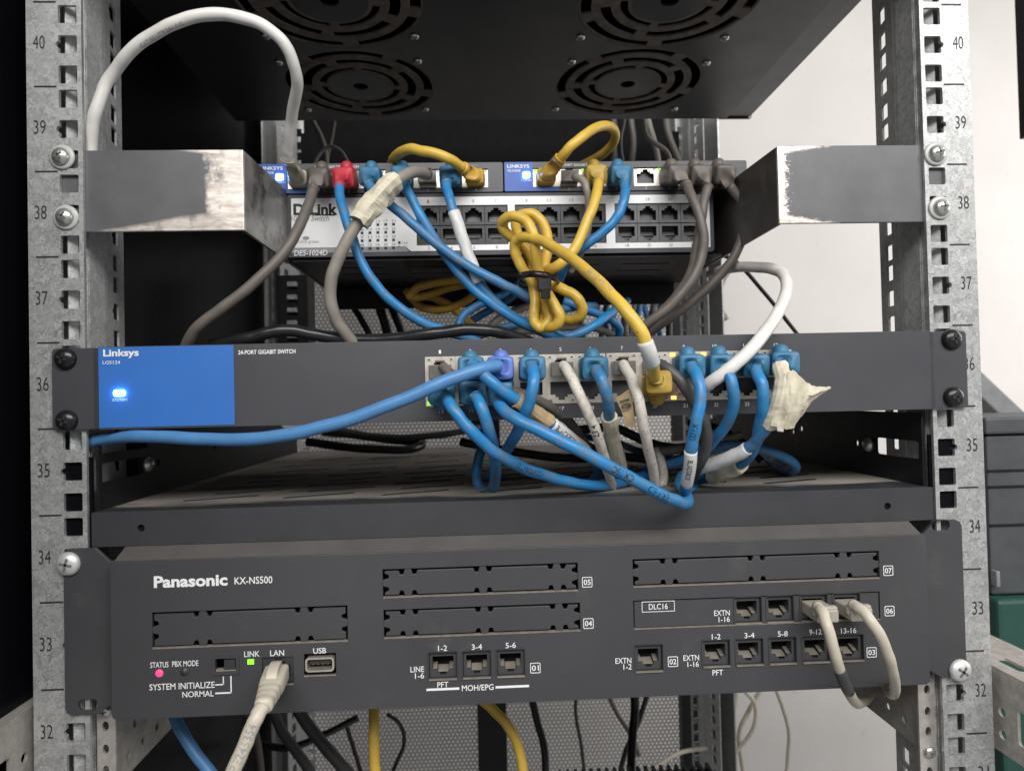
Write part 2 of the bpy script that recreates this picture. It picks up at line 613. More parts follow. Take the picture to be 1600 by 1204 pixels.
BLUE = jacket('blue_jacket', (0.018, 0.2, 0.46), (0.12, 0.145, 0.17), 0.72, fleck=0.35)
BLUEC = jacket('clean_blue_jacket', (0.075, 0.22, 0.45), (0.06, 0.14, 0.3), 0.1, 0.42)
BLUED = jacket('dusty_blue_jacket', (0.022, 0.175, 0.39), (0.15, 0.165, 0.18), 0.85)
BOOTB = jacket('teal_boot', (0.04, 0.165, 0.29), (0.11, 0.15, 0.17), 0.4, 0.5)
BOOTP = jacket('periwinkle_boot', (0.1, 0.18, 0.5), (0.08, 0.12, 0.3), 0.15, 0.45)
YEL = jacket('yellow_jacket', (0.64, 0.42, 0.06), (0.3, 0.19, 0.05), 0.28, fleck=0.2)
YELD = jacket('dull_yellow_jacket', (0.6, 0.36, 0.05), (0.22, 0.14, 0.05), 0.35)
BOOTY = jacket('mustard_boot', (0.42, 0.28, 0.05), (0.2, 0.14, 0.05), 0.35, 0.5)
WHT = jacket('white_jacket', (0.72, 0.7, 0.66), (0.45, 0.42, 0.36), 0.15, 0.35)
BEIGE = jacket('beige_jacket', (0.52, 0.47, 0.38), (0.3, 0.26, 0.2), 0.2, 0.42)
DIRTY = jacket('stained_white_jacket', (0.62, 0.57, 0.5), (0.25, 0.18, 0.14), 0.4, 0.5, fleck=0.7)
GRY = jacket('grey_jacket', (0.25, 0.225, 0.195), (0.16, 0.14, 0.12), 0.3, 0.5)
GRYD = jacket('brown_grey_jacket', (0.125, 0.108, 0.094), (0.09, 0.08, 0.07), 0.3, 0.5)
DGRY = jacket('dark_grey_jacket', (0.06, 0.06, 0.06), (0.12, 0.11, 0.1), 0.25, 0.5)
BLK = jacket('black_jacket', (0.012, 0.012, 0.013), (0.03, 0.03, 0.03), 0.2, 0.3)
RED = jacket('red_boot', (0.5, 0.035, 0.055), (0.3, 0.06, 0.06), 0.3, 0.5)
LEDBLUE = glow('blue_led', (0.16, 0.42, 1.0), 30)
LEDGREEN = glow('green_led', (0.2, 1.0, 0.02), 1.6)
LEDAMBER = glow('amber_led', (1.0, 0.32, 0.03), 5)
LEDRED = glow('red_led', (1.0, 0.03, 0.12), 2.6)
PALE = paint('unlit_led_lens', (0.5, 0.48, 0.42), 0.3)


# ------------------------------------------------------------------ setting
b = MB()
b.box(-1500, 2600, 950, 960, -2000, 1500, WALL)
struct(b.build('wall'))

# ------------------------------------------------------------------ rack rails
ZT, ZB = 4, -8        # units above and below the line between 40 and 39
UH = 44.45


def screw(mb, c, r, mat, h=2.6, washer=None, cross=True, axis=(0, -1, 0), ang=0.4):
    c = Vector(c)
    a = Vector(axis)
    if washer:
        mb.lathe(c, axis, [(0, r * 1.42), (0.9, r * 1.4), (1.3, r * 1.2), (1.3, 0.1)], washer)
        c = c + a * 1.2
    mb.lathe(c, axis, [(0, r), (h * 0.35, r * 0.98), (h * 0.7, r * 0.78), (h * 0.92, r * 0.45), (h, 0.05)], mat)
    if cross:
        x = a.orthogonal().normalized()
        y = a.cross(x)
        for k in (0, 1):
            d = (x * math.cos(ang + k * math.pi / 2) + y * math.sin(ang + k * math.pi / 2))
            e = a.cross(d)
            p = c + a * (h * 0.9)
            q = [p + d * s1 * r * 0.5 + e * s2 * r * 0.1 + a * s3 for s1 in (-1, 1) for s2 in (-1, 1) for s3 in (-0.5, h * 0.12)]
            mb.add(q, [(0, 1, 3, 2), (4, 6, 7, 5), (0, 4, 5, 1), (2, 3, 7, 6), (0, 2, 6, 4), (1, 5, 7, 3)], INK if mat is BLKSCREW else SLOT)


def sq_hole(cx, cz, w, side, notch):
    h = w / 2
    r = 0.8
    p = rect(cx - h, cx + h, cz - h, cz + h, r, 2)
    if notch:
        pts = [(cx + side * h, cz - 1.6)] + [(cx + side * (h + 1.5 * math.cos(t)), cz + 1.6 * math.sin(t)) for t in (-0.9, -0.4, 0, 0.4, 0.9)] + [(cx + side * h, cz + 1.6)]
        out, done = [], False
        n = len(p)
        for i in range(n):
            a, c = p[i], p[(i + 1) % n]
            out.append(a)
            if not done and abs(a[0] - (cx + side * h)) < 1e-6 and abs(c[0] - (cx + side * h)) < 1e-6:
                out += pts if c[1] > a[1] else list(reversed(pts))
                done = True
        p = out
    return p


def rail(side, Y0, label, numbers=True, name='rack_rail', flip=1):
    ztop, zbot = ZT * UH, (ZB if numbers else ZB - 10) * UH - 60
    t = thing(name, label, 'rack rail', (side * 240, Y0, zbot))
    sx = lambda x: side * x
    hc = 232.5
    GALVW = GALV_WEB
    holes = []
    zs = []
    for k in range(-ZT, -ZB + 12):
        zt = -k * UH
        for j, dz in enumerate((6.35, 22.225, 38.1)):
            z = zt - dz
            if zbot + 8 < z < ztop - 8:
                holes.append(sq_hole(sx(hc), z, 9.5, side, j == 1))
                zs.append((z, j == 1))
    m = MB()
    m.plate(rect(min(sx(253.5), sx(225.5)), max(sx(253.5), sx(225.5)), zbot, ztop), holes, Y0, Y0 + flip * 2, GALV)
    m.build('front_flange', t, bevel=0)
    m = MB()
    # web with a step, a rounded corner and an oblique strip of holes behind it
    def sheet(p, q, thick, hol=()):
        p, q = Vector((p[0], p[1], 0)), Vector((q[0], q[1], 0))
        d = (q - p)
        ln = d.length
        d /= ln
        nrm = Vector((-d.y, d.x, 0))
        def xf(u, y, z):
            v = p + d * u + nrm * y
            return (side * v.x, Y0 + flip * v.y, z)
        m.plate(rect(0, ln, zbot, ztop), hol, 0, thick, GALVW, xf)
    prof = [(236.5, 4.5), (233.2, 8), (232.6, 14), (231.9, 14.5), (232.2, 30), (232.8, 34), (234.2, 37)]
    for a, c in zip(prof, prof[1:]):
        sheet(a, c, 1.2)
    m.build('side_web', t)
    m = MB()
    strip = [sq_hole(14.5, z, 9.5, -1, n) for z, n in zs]
    p, q = (234.2, 37), (239.5, 66)
    sheet(p, q, 1.2, strip)
    m.build('hole_strip', t)
    m = MB()
    m.box(min(sx(253.4), sx(251.9)), max(sx(253.4), sx(251.9)), min(Y0 + flip * 2.1, Y0 + flip * 75), max(Y0 + flip * 2.1, Y0 + flip * 75), zbot, ztop, GALV)
    m.build('backing_channel', t)
    if numbers:
        m = MB()
        for k in range(-ZT, -ZB + 1):
            zt = -k * UH
            if zt > ztop or zt < zbot + 10:
                continue
            m.box(*sorted((sx(238.3), sx(249.6))), Y0 - 0.12, Y0 - 0.02, zt - 0.45, zt + 0.45, INK)
            if zt - 22 > zbot:
                m.text(str(39 - k), sx(247.0), zt - 21.2, Y0 - 0.12, 6.0, 7.2, INK, -0.004)
        m.build('unit_numbers', t)
    return t


rail(-1, 0, 'left galvanized rack rail with square holes and printed unit numbers, beside the black panel')
rail(1, 0, 'right galvanized rack rail with square holes and printed unit numbers, before the white wall')
rail(-1, 470, 'rear left galvanized rack rail deep in the dark behind the grey bracket', False, 'rear_rack_rail', -1)
rail(1, 470, 'rear right galvanized rack rail with holes standing in front of the white wall', False, 'rear_rack_rail', -1)

# small rivets and slotted holes on the lower right rail's step
# ------------------------------------------------------------------ cabinet side, rear, struts
m = MB()
m.box(-268, -264, -330, 480, -1200, 400, PANELBLK)
tag(m.build('cabinet_side_panel'), 'glossy black cabinet side panel running back along the left of the rack', 'side panel')

t = thing('cabinet_rear_door', 'grey perforated rear door with dark frame far behind the devices', 'door', (0, 560, -600))
m = MB()
x0, x1 = W(462, 500, 560).x, W(1046, 500, 560).x
m.add([(x0, 560, -1200), (x1, 560, -1200), (x1, 560, 40), (x0, 560, 40)], [(0, 1, 2, 3)], PERF)
m.build('perforated_sheet', t)
m = MB()
m.box(x0 - 120, x0, 552, 568, -1200, 400, BLACK)
m.box(x1, x1 + 22, 552, 568, -1200, 400, BLACK)
m.box(x0, x1, 552, 568, 40, 400, BLACKM)  # black sheet standing in for the unlit dark above the mesh
xm = W(768, 1150, 560).x
m.box(xm - 18, xm + 20, 548, 566, -1200, -150, BLACK)
m.build('door_frame_and_shade', t)

RDARK = BLACKM
t = thing('rear_crossbar', 'black punched crossbar high between the rear rails', 'crossbar', (0, 455, 95))
m = MB()
hl = [rect(x, x + 9, 106, 115, 0.6, 2) for x in range(-200, 200, 21)]
m.plate(rect(-226, 226, 92, 150), hl, 455, 457, BLACKM)
m.build('punched_plate', t)


def strut(side, label):
    t = thing('depth_strut', label, 'strut', (side * 262, 100, -345))
    y0, y1 = -230, 470
    z0, z1 = -366, -321
    m = MB()
    holes = []
    k = 0
    y = y0 + 14
    while y < y1 - 20:
        if k % 3 == 0:
            holes.append(rect(y, y + 15, -356, -338, 1.5, 2))
        else:
            holes.append(circ(y + 5, -344, 2.6, 12))
            holes.append(circ(y + 5, -356, 2.6, 12))
        y += 21 if k % 3 == 0 else 13
        k += 1
    xs = side * 257
    m.plate(rect(y0, y1, z0, z1), holes, 0, 1.6, CREAMSTRUT, lambda u, d, z: (xs + side * d, u, z))
    m.build('inner_face', t)
    m = MB()
    holes = [rect(y, y + 20, 8, 15, 2, 2) for y in range(y0 + 20, y1 - 30, 34)]
    m.plate(rect(y0, y1, 1.7, 34), holes, 0, 1.6, CREAMSTRUT, lambda u, d, z: (xs + side * z, u, z1 - d))
    m.build('top_face', t)
    return t


strut(-1, 'punched galvanized depth strut below the left rail numbers')
strut(1, 'punched galvanized depth strut below the right rail, beside the green bin')


def support_angle(side, label):
    t = thing('support_angle', label, 'bracket', (side * 218, 60, -368))
    m = MB()
    hol = []
    for k, y in enumerate(range(24, 300, 17)):
        hol.append(circ(y, -358, 2.4, 10))
        hol.append(rect(y + 5, y + 12, -348, -340, 1, 2) if k % 2 else circ(y + 8, -344, 2.4, 10))
        hol.append(circ(y + 3, -333, 2.2, 10))
    xs = side * 218.5
    m.plate([(9, -368), (9, -324), (310, -324), (310, -368)], [h for h in hol if min(p[0] for p in h) > 12], 0, 1.4, DULLSTEEL, lambda u, d, z: (xs + side * d, u, z))
    m.build('side_plate', t)
    m = MB()
    hol = [circ(side * 221.6, z, 1.7, 12, 2.6) for z in (-334, -346, -357, -379, -390)]
    m.plate(rect(min(side * 216.5, side * 226), max(side * 216.5, side * 226), -420, -319, 1), hol, 7.2, 8.8, CREAMSTRUT)
    m.build('front_tab', t)
    for z in (-326, -368):
        m = MB()
        screw(m, (side * 221.6, 7.1, z), 3.3, STEEL, 2.6, ang=random.random() * 3)
        m.build('screw', t)


support_angle(-1, 'punched steel support angle under the left end of the exchange unit')
support_angle(1, 'punched steel support angle with screws under the right end of the exchange unit')

# ------------------------------------------------------------------ fan tray overhead
t = thing('fan_tray', 'black rack fan tray overhead with four round grilles and dusty rings', 'fan tray', (0, 130, 88))
FC = [(-113, 196), (-112, 74), (105.5, 193), (107.5, 73)]
m = MB()
xfh = lambda x, d, y: (x, y, 88 + d)
m.plate(rect(-236, 214, -30, 264), [circ(x, y, 59.5, 48) for x, y in FC], 0, 1.5, FANTRAY, xfh)
m.build('bottom_plate', t)
m = MB()
m.plate([(215.2, -30), (236, -30), (236, 262), (207, 262), (207, 176), (215.2, 168)][0:4] + [(215.2, 262)], [], 1.6, 3, FANLIP_LIT, xfh)
m.build('side_lip', t)
m = MB()
m.box(-236, -234.5, -30, 264, 90, 176, FANTRAY)
m.box(234.5, 236, -30, 263, 90.9, 176, FANLIP_LIT)
m.box(-236, 236, -32, -30.2, 90, 176, FANTRAY)
m.box(-236, 236, -32, 264, 176, 177.5, FANTRAY)
m.box(-234, 234, 262.4, 263.8, 92, 176, FANTRAY)
m.build('housing', t)
m = MB()
m.plate(rect(206, 238, 88, 112, 2), [rect(216, 231, 95, 101, 2.9, 4)], 264.3, 266, FANTRAY)
m.build('corner_tab', t)


def sector(cx, cy, r0, r1, a0, a1, n=10):
    p = [(cx + r1 * math.cos(a0 + (a1 - a0) * k / n), cy + r1 * math.sin(a0 + (a1 - a0) * k / n)) for k in range(n + 1)]
    return p + [(cx + r0 * math.cos(a1 + (a0 - a1) * k / n), cy + r0 * math.sin(a1 + (a0 - a1) * k / n)) for k in range(n + 1)]


for i, (cx, cy) in enumerate(FC):
    g = MB()
    hol = []
    for (r0, r1, off, n) in ((51, 58, 0.25, 5), (38, 45, 0.55, 5), (27, 32, 0.1, 4)):
        for k in range(n):
            a = off + 2 * math.pi * k / n
            hol.append(sector(cx, cy, r0, r1, a + 0.1, a + 2 * math.pi / n - 0.1))
    g.plate(circ(cx, cy, 59.3, 60), hol + [circ(cx, cy, 24.5, 40)], 0.1, 1.6, FANDUST, xfh)
    g.plate(circ(cx, cy, 24.4, 40), [circ(cx, cy, 6, 16)], 0.1, 1.6, FANTRAY, xfh)
    go = g.build('fan_grille', t)
    h = MB()
    h.lathe((cx, cy, 95), (0, 0, 1), [(0, 21), (1, 22), (14, 22)], BLACKM)
    for k in range(7):
        a = 2 * math.pi * k / 7
        c_, s_ = math.cos(a), math.sin(a)
        e_, f_ = math.cos(a + 0.5), math.sin(a + 0.5)
        h.add([(cx + c_ * 21, cy + s_ * 21, 96), (cx + c_ * 55, cy + s_ * 55, 96), (cx + e_ * 55, cy + f_ * 55, 108), (cx + e_ * 21, cy + f_ * 21, 108)], [(0, 1, 2, 3)], BLACKM)
    h.build('fan_rotor', go)
for x, y in [(-62, 117), (-63, 153), (-64, 240), (-167, 155), (-166, 240), (-165, 117), (54, 154), (159, 156), (51, 241), (158, 241), (55.5, 118), (160, 118.5), (-62, 31), (-165, 31), (56, 31), (160, 31)]:
    m = MB()
    screw(m, (x, y, 88), 3.4, STEEL, 2.2, axis=(0, 0, -1), ang=random.random() * 3)
    m.build('screw', t)

# ------------------------------------------------------------------ shelf carrying the small switches
t = thing('switch_shelf', 'grey steel shelf with bent mounting ears scraped bare, holding the white switch', 'shelf', (0, 100, -76))
for sd, mt in ((-1, SCR_L), (1, SCR_R)):
    e = MB()
    xi = 144.2
    e.box(*sorted((sd * 252, sd * xi)), 2.3, 4.2, -75.6, -32.6, mt)
    e.build('mounting_ear', t, bevel=0.5)
    e = MB()
    e.plate([(4.3, -75.6), (4.3, -32.6), (90, -29), (200, -29), (200, -75.6)], [], 0, 1.8, SMEAR_SHEEN_L if sd < 0 else SMEAR_R,
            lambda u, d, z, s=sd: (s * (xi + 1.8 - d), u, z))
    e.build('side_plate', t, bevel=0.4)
e = MB()
hl = [rect(x, x + 34, y, y + 3, 1.4, 3) for x in (-120, -70, -20, 30, 80) for y in (110, 135, 160)]
e.plate(rect(-142.3, 142.3, 88, 205), hl, 0, 1.6, BLACK, lambda x, d, y: (x, y, -75.6 + d))
e.box(-142.3, 142.3, 203, 204.6, -92, -75.7, BLACK)
e.build('tray', t)
for px, py in ((98, 246), (104, 340), (1461, 241), (1468, 325)):
    p = W(px, py, 0)
    m = MB()
    screw(m, (p.x, -1.3, p.z), 4.6, STEEL, 3.6, None, True, ang=random.random() * 3)
    so = m.build('screw', t)
    m = MB()
    m.lathe((p.x, -0.1, p.z), (0, -1, 0), [(0, 6.5), (0.9, 6.4), (1.3, 5.5), (1.3, 0.1)], WASHER)
    m.build('washer', so)


# ------------------------------------------------------------------ jacks
def jack_outline(cx, cz, w, h, flip, n1=6.6, d1=1.3, n2=3.4, d2=1.5):
    pts = [(-w / 2, -h / 2), (w / 2, -h / 2), (w / 2, h / 2), (n1 / 2, h / 2), (n1 / 2, h / 2 + d1), (n2 / 2, h / 2 + d1), (n2 / 2, h / 2 + d1 + d2),
           (-n2 / 2, h / 2 + d1 + d2), (-n2 / 2, h / 2 + d1), (-n1 / 2, h / 2 + d1), (-n1 / 2, h / 2), (-w / 2, h / 2)]
    if flip < 0:
        pts = [(a, -b_) for a, b_ in reversed(pts)]
    return [(cx + a, cz + b_) for a, b_ in pts]


def jack_inside(mb, cx, cz, y, w, h, flip, depth, mat, pins=True, **k):
    o = jack_outline(cx, cz, w, h, flip, **k)
    mb.plate(o, [], y, y + depth, mat, front=False)
    if pins:
        zc = cz - flip * h / 2
        for j in range(8):
            x = cx + (j - 3.5) * 1.02
            mb.add([(x - 0.22, y + 2.2, zc + flip * 0.3), (x + 0.22, y + 2.2, zc + flip * 0.3), (x + 0.22, y + depth - 1, zc + flip * h * 0.55), (x - 0.22, y + depth - 1, zc + flip * h * 0.55)],
                   [(0, 1, 2, 3)], PINS)


def led(mb, cx, cz, y, w, h, mat):
    mb.box(cx - w / 2, cx + w / 2, y - 0.25, y + 0.3, cz - h / 2, cz + h / 2, mat)


# ------------------------------------------------------------------ white 24 port switch
t = thing('network_switch', 'white fronted switch with 24 black jacks and a printed logo, on the upper shelf', 'network switch', (-4, 170, -73))
Yd = 85
m = MB()
hy = lambda px, py: (W(px, py, Yd).x, W(px, py, Yd).z)
blocks = [(-59.3, 2), (6.0, 66.5), (72.5, 124.5 + 8)]
bx = [(hy(652, 357)[0], hy(793, 357)[0]), (hy(806, 355)[0], hy(946, 355)[0]), (hy(962, 352)[0], hy(1098, 352)[0])]
bz0, bz1 = -66.2, -41.0
m.plate(rect(-145, 136.5, -73.3, -32.6, 2.5), [rect(a, c, bz0, bz1) for a, c in bx], Yd, Yd + 8, CHAR2)
m.box(-143.5, 135, Yd + 8.1, Yd + 180, -73.2, -33, CHAR2)
m.build('body', t, bevel=0.3)
m = MB()
xs = hy(640, 395)[0]
left = [(-141.2, -67.2), (xs - 3, -67.2), (xs + 1, -70.3), (133.8, -70.3), (133.8, -35), (-141.2, -35)]
m.plate(left, [rect(a - 0.5, c + 0.5, bz0 - 0.5, bz1 + 0.5) for a, c in bx], Yd - 0.35, Yd - 0.05, STICKER)
m.build('front_sticker', t)
m = MB()
m.plate([(-141.2, -70.6), (-141.2, -67.4), (xs - 3.2, -67.4), (xs, -70.6)], [], Yd - 0.33, Yd - 0.05, GREYPRINT)
m.build('model_stripe', t)


def T(mb, s, cx, cy, w, h, Y, mat, bold=0.0, lean=0.0, rot=0.0):
    """lettering whose middle, width and height are measured on the photograph at depth Y"""
    p = W(cx, cy, Y)
    mb.text(s, p.x, p.z, Y, w / SC(Y), h / SC(Y), mat, bold, lean, rot)


m = MB()
yl = Yd - 0.5
T(m, 'D-Link', 493, 327, 68, 18, yl, INK, 0.04)
for cx, w in ((478, 14), (497, 9), (512, 18), (520, 8)):
    p = W(cx, 335.5, yl)
    m.box(p.x - w / 2 / SC(yl), p.x + w / 2 / SC(yl), yl, yl + 0.05, p.z - 0.6, p.z + 0.3, INK)
T(m, '10/100 Switch', 485, 341, 58, 9, yl, GREYPRINT, 0.012, 0.2)
T(m, 'DES-1024D', 486, 395, 51, 9, yl, WHITE, 0.02, 0.15)
T(m, 'd-link green', 481, 378, 34, 6, yl, GREYPRINT, 0, 0.1)
p = W(478, 372, yl)
m.plate(circ(p.x, p.z, 2.2, 12, 1.2), [], yl, yl + 0.05, GREYPRINT)
for c in range(6):
    for r in range(4):
        cx, cy = 553.5 + c * 12.3, 352 + r * 12.2 - c * 0.35
        led(m, *[W(cx, cy, yl)[i] for i in (0, 2)], yl, 1.7, 1.5, INK)
        T(m, str(c * 4 + r + 1), cx, cy - 5.4, 6, 4.0, yl, GREYPRINT, 0.01)
led(m, W(624, 379, yl).x, W(624, 379, yl).z, yl, 1.5, 1.5, INK)
T(m, 'Link', 633, 379, 9, 4, yl, GREYPRINT)
led(m, W(624, 385, yl).x, W(624, 385, yl).z, yl, 1.5, 0.8, GREYPRINT)
T(m, 'Act', 633, 385, 8, 4, yl, GREYPRINT)
for bi, (a, c) in enumerate(bx):
    for q in range(4):
        x = a + (c - a) * (q + 0.5) / 4
        for up in (1, 0):
            n = bi * 8 + q * 2 + (1 if up else 2)
            m.text(str(n), x, -38.0 if up else -68.4, yl, 1.1 * len(str(n)) + 0.2, 2.1, GREYPRINT, 0.01)
m.build('lettering', t)
for bi, (a, c) in enumerate(bx):
    pw = (c - a) / 4
    for row in (1, -1):
        for q in range(4):
            x = a + pw * (q + 0.5)
            z = (bz0 + bz1) / 2 + row * 6.4
            m = MB()
            m.plate(rect(x - pw / 2 + 0.15, x + pw / 2 - 0.15, z - 6.1, z + 6.1), [jack_outline(x, z - row * 1.1, 11, 6.6, row)], Yd + 0.6, Yd + 2, JACKBLK if bi < 2 else JACKGREY, back=False)
            jack_inside(m, x, z - row * 1.1, Yd + 1.9, 11, 6.6, row, 11, CAVITY, True)
            m.box(x - 4.6, x + 4.6, Yd + 7, Yd + 8, z - row * 1.1 - 1.6, z - row * 1.1 + 1.6, JACKGREY)
            m.build('port', t)

# ------------------------------------------------------------------ two small blue and grey switches on top of it
def small_switch(x0, x1, label, first):
    t = thing('desktop_switch', label, 'network switch', ((x0 + x1) / 2, 140, -32), 'small switches on the white switch')
    z0, z1 = -32.2, -12.6
    m = MB()
    xb = x0 + 20
    bl = [(x0 + 19, x0 + 82), (x0 + 86, x0 + 149)]
    m.plate(rect(x0, x1, z0, z1, 1.2, 3), [rect(a, c, z0 + 3.2, z1 - 4.3) for a, c in bl], Yd - 1, Yd + 4, CHAR2)
    m.box(x0 + 0.4, x1 - 0.4, Yd + 4.1, Yd + 108, z0 + 0.2, z1 - 0.1, CHAR2)
    m.build('body', t, bevel=0.3)
    m = MB()
    m.plate([(x0 + 0.3, z0 + 0.2), (x0 + 36, z0 + 0.2), (x0 + 36, z0 + 2.9), (x0 + 18.8, z0 + 2.9), (x0 + 18.8, z1 - 0.3), (x0 + 0.3, z1 - 0.3)], [], Yd - 1.35, Yd - 1.05, BLUEDEEP)
    m.build('blue_panel', t)
    m = MB()
    y = Yd - 1.5
    m.text('LINKSYS', x0 + 9.3, z1 - 3.0, y, 14.5, 2.3, WHITE, 0.02)
    m.text('SE3008', x0 + 6.4, z1 - 5.9, y, 8.6, 1.5, WHITE, 0.005)
    m.text('SYSTEM', x0 + 14.4, z0 + 7.2, y, 6.8, 1.0, WHITE)
    m.text('8-PORT GIGABIT SWITCH', x0 + 51, z1 - 2.3, y + 0.35, 28, 1.5, WHITE, 0.01)
    m.text('BUSINESS', x0 + 138, z1 - 2.3, y + 0.35, 9, 1.3, GREYPRINT)
    for k in range(8):
        a, c = bl[k // 4]
        m.text(str(k + 1), a + (c - a) * (k % 4 + 0.5) / 4, z0 + 1.6, y + 0.35, 0.8, 1.3, WHITE)
    m.build('lettering', t)
    m = MB()
    m.plate(rect(x0 + 12.2, x0 + 16.8, z0 + 8.7, z0 + 12.7, 0.8, 3), [], y - 0.7, y + 0.1, LEDBLUE)
    m.build('indicator_light', t)
    for k in range(8):
        a, c = bl[k // 4]
        pw = (c - a) / 4
        x = a + pw * (k % 4 + 0.5)
        zc = (z0 + 3.2 + z1 - 4.3) / 2
        m = MB()
        m.plate(rect(x - pw / 2 + 0.05, x + pw / 2 - 0.05, z0 + 3.3, z1 - 4.4), [jack_outline(x, zc - 0.9, 11.6, 6.6, 1)], Yd + 0.2, Yd + 1.2, JACKMETAL, back=False)
        jack_inside(m, x, zc - 0.9, Yd + 1.1, 11.6, 6.6, 1, 12, CAVITY)
        lit = (k in (3,) and first) or (k in (0, 2, 3, 5, 7) and not first)
        po = m.build('port', t)
        for xx, lm in ((x - pw / 2 + 1.6, LEDGREEN if lit else PALE), (x + pw / 2 - 1.8, LEDAMBER if (not first and k == 0) else PALE)):
            m = MB()
            led(m, xx, z1 - 5.4, Yd + 0.2, 2.2, 1.4, lm)
            m.build('indicator_light', po)
    return x0


xsl = small_switch(-162.3, -3.4, 'small grey and blue eight port switch with the red boot plugged in', True)
xsr = small_switch(-2.6, 159.6, 'small grey and blue eight port switch with one open jack, touching the right bracket', False)

# ------------------------------------------------------------------ wide 24 port gigabit switch
t = thing('rack_switch', 'dark grey rack switch with a blue end panel and 24 ports of blue cables', 'network switch', (0, 80, -178))
Yl = -4
m = MB()
XB = [(-50.2, 45.0), (45.6, 145.6)]
z0, z1 = -171.0, -144.8
m.plate(rect(-217, 222.6, -178.8, -136.3, 0.6, 2), [rect(a, c, z0, z1) for a, c in XB], Yl, Yl + 3, CHAR2)
m.box(-216, 221.6, Yl + 3.1, 190, -178.6, -136.6, CHAR2)
m.build('body', t, bevel=0.35)
for sd, xa, xb in ((-1, -241, -217.3), (1, 222.9, 244)):
    m = MB()
    m.plate(rect(xa, xb, -178.4, -136.6, 2.2, 4), [], -2.4, -0.2, CHAR2)
    xi = xb if sd < 0 else xa
    m.box(*sorted((xi - sd * 0.05 + (-1.8 if sd < 0 else 0), xi + (0 if sd < 0 else 1.8))), -3.6, -2.3, -178.2, -136.8, CHARD)
    m.build('mounting_ear', t, bevel=0.3)
for px, py in ((103, 560), (105, 657), (1486, 530), (1489, 620)):
    p = W(px, py, -2.5)
    m = MB()
    screw(m, (p.x, -2.5, p.z), 5.6, BLKSCREW, 4.0, ang=random.random() * 3)
    m.build('screw', t)
m = MB()
m.box(-216.6, -148.5, Yl - 0.35, Yl - 0.05, -177.8, -136.7, BLUEPANEL)
m.build('blue_panel', t)
m = MB()
y = Yl - 0.5
T(m, 'Linksys', 189, 552.5, 53, 14, y, WHITE, 0.03)
T(m, 'LGS124', 174, 566, 26, 5, y, WHITE, 0.005)
T(m, 'SYSTEM', 187, 624.5, 22, 4, y, WHITE)
T(m, '24-PORT GIGABIT SWITCH', 417, 549.5, 87, 6.5, y + 0.35, WHITE, 0.018)
PX_ = []
for k in range(12):
    a, c = XB[k // 6]
    x = a + (c - a) * (k % 6 + 0.5) / 6
    PX_.append(x)
    m.text(str(k + 1), x, -142.4, y + 0.35, 1.1 * len(str(k + 1)), 1.9, WHITE)
    m.text(str(k + 13), x, -173.6, y + 0.35, 2.3, 1.9, WHITE)
T(m, 'POE', 1190, 528, 14, 4, y + 0.35, GREYPRINT)
m.build('lettering', t)
m = MB()
p = W(187, 614, y)
m.plate(rect(p.x - 2.7, p.x + 2.7, p.z - 1.6, p.z + 1.6, 1, 3), [], y - 1.0, y + 0.1, LEDBLUE)
m.build('indicator_light', t)
zmid = (z0 + z1) / 2
for k in range(12):
    a, c = XB[k // 6]
    pw = (c - a) / 6
    x = PX_[k]
    for row in (1, -1):
        z = zmid + row * 6.55
        m = MB()
        m.plate(rect(x - pw / 2 + 0.02, x + pw / 2 - 0.02, *sorted((zmid + row * 0.02, zmid + row * 13.0))), [jack_outline(x, z - row * 1.6, 11.7, 6.8, row)], Yl - 0.3, Yl + 1, JACKMETAL, back=False)
        jack_inside(m, x, z - row * 1.6, Yl + 0.9, 11.7, 6.8, row, 13, CAVITY)
        po = m.build('port', t)
        for s in (-1, 1):
            m = MB()
            lm = PALE
            if row < 0 and k == 0 and s < 0:
                lm = LEDGREEN
            if row < 0 and k == 8 and s < 0 or row > 0 and k in (8, 9) and s < 0:
                lm = LEDAMBER
            led(m, x + s * (pw / 2 - 2.1), zmid + row * 11.4, Yl - 0.3, 2.6, 1.7, lm)
            led(m, x + s * (pw / 2 - 2.1), zmid + row * 11.4, Yl - 0.42, 1.2, 0.7, INK if lm is PALE else lm)
            m.build('indicator_light', po)

# ------------------------------------------------------------------ dusty shelf
t = thing('dusty_shelf', 'black rack shelf with slotted top under a coat of brown dust', 'shelf', (0, 200, -238))
m = MB()
hl = []
for r, y in enumerate((32, 58, 84, 112, 145, 185, 230, 290)):
    for c in range(7):
        x = -190 + c * 56 + (r % 2) * 8
        hl.append([(x, y), (x + 36, y + 13), (x + 37, y + 17.5), (x + 35, y + 19), (x - 1, y + 6), (x - 2, y + 2)])
m.plate(rect(-222.5, 222.5, 0.4, 420), hl, 0, 1.5, SHELF, lambda x, d, y: (x, y, -221.4 - d))
m.build('shelf_top', t)
m = MB()
ph = [W(222, 824, 0), W(1385, 790, 0)]
m.plate(rect(-222.8, 223.2, -239, -221.2, 1), [circ(p.x, p.z, 1.9, 14) for p in ph], -1.2, 0.3, CHARD)
m.build('front_lip', t, bevel=0.6)
m = MB()
m.box(-222, 222, 0.5, 2, -238.8, -223.2, BLACKM)
m.build('lip_backing', t)
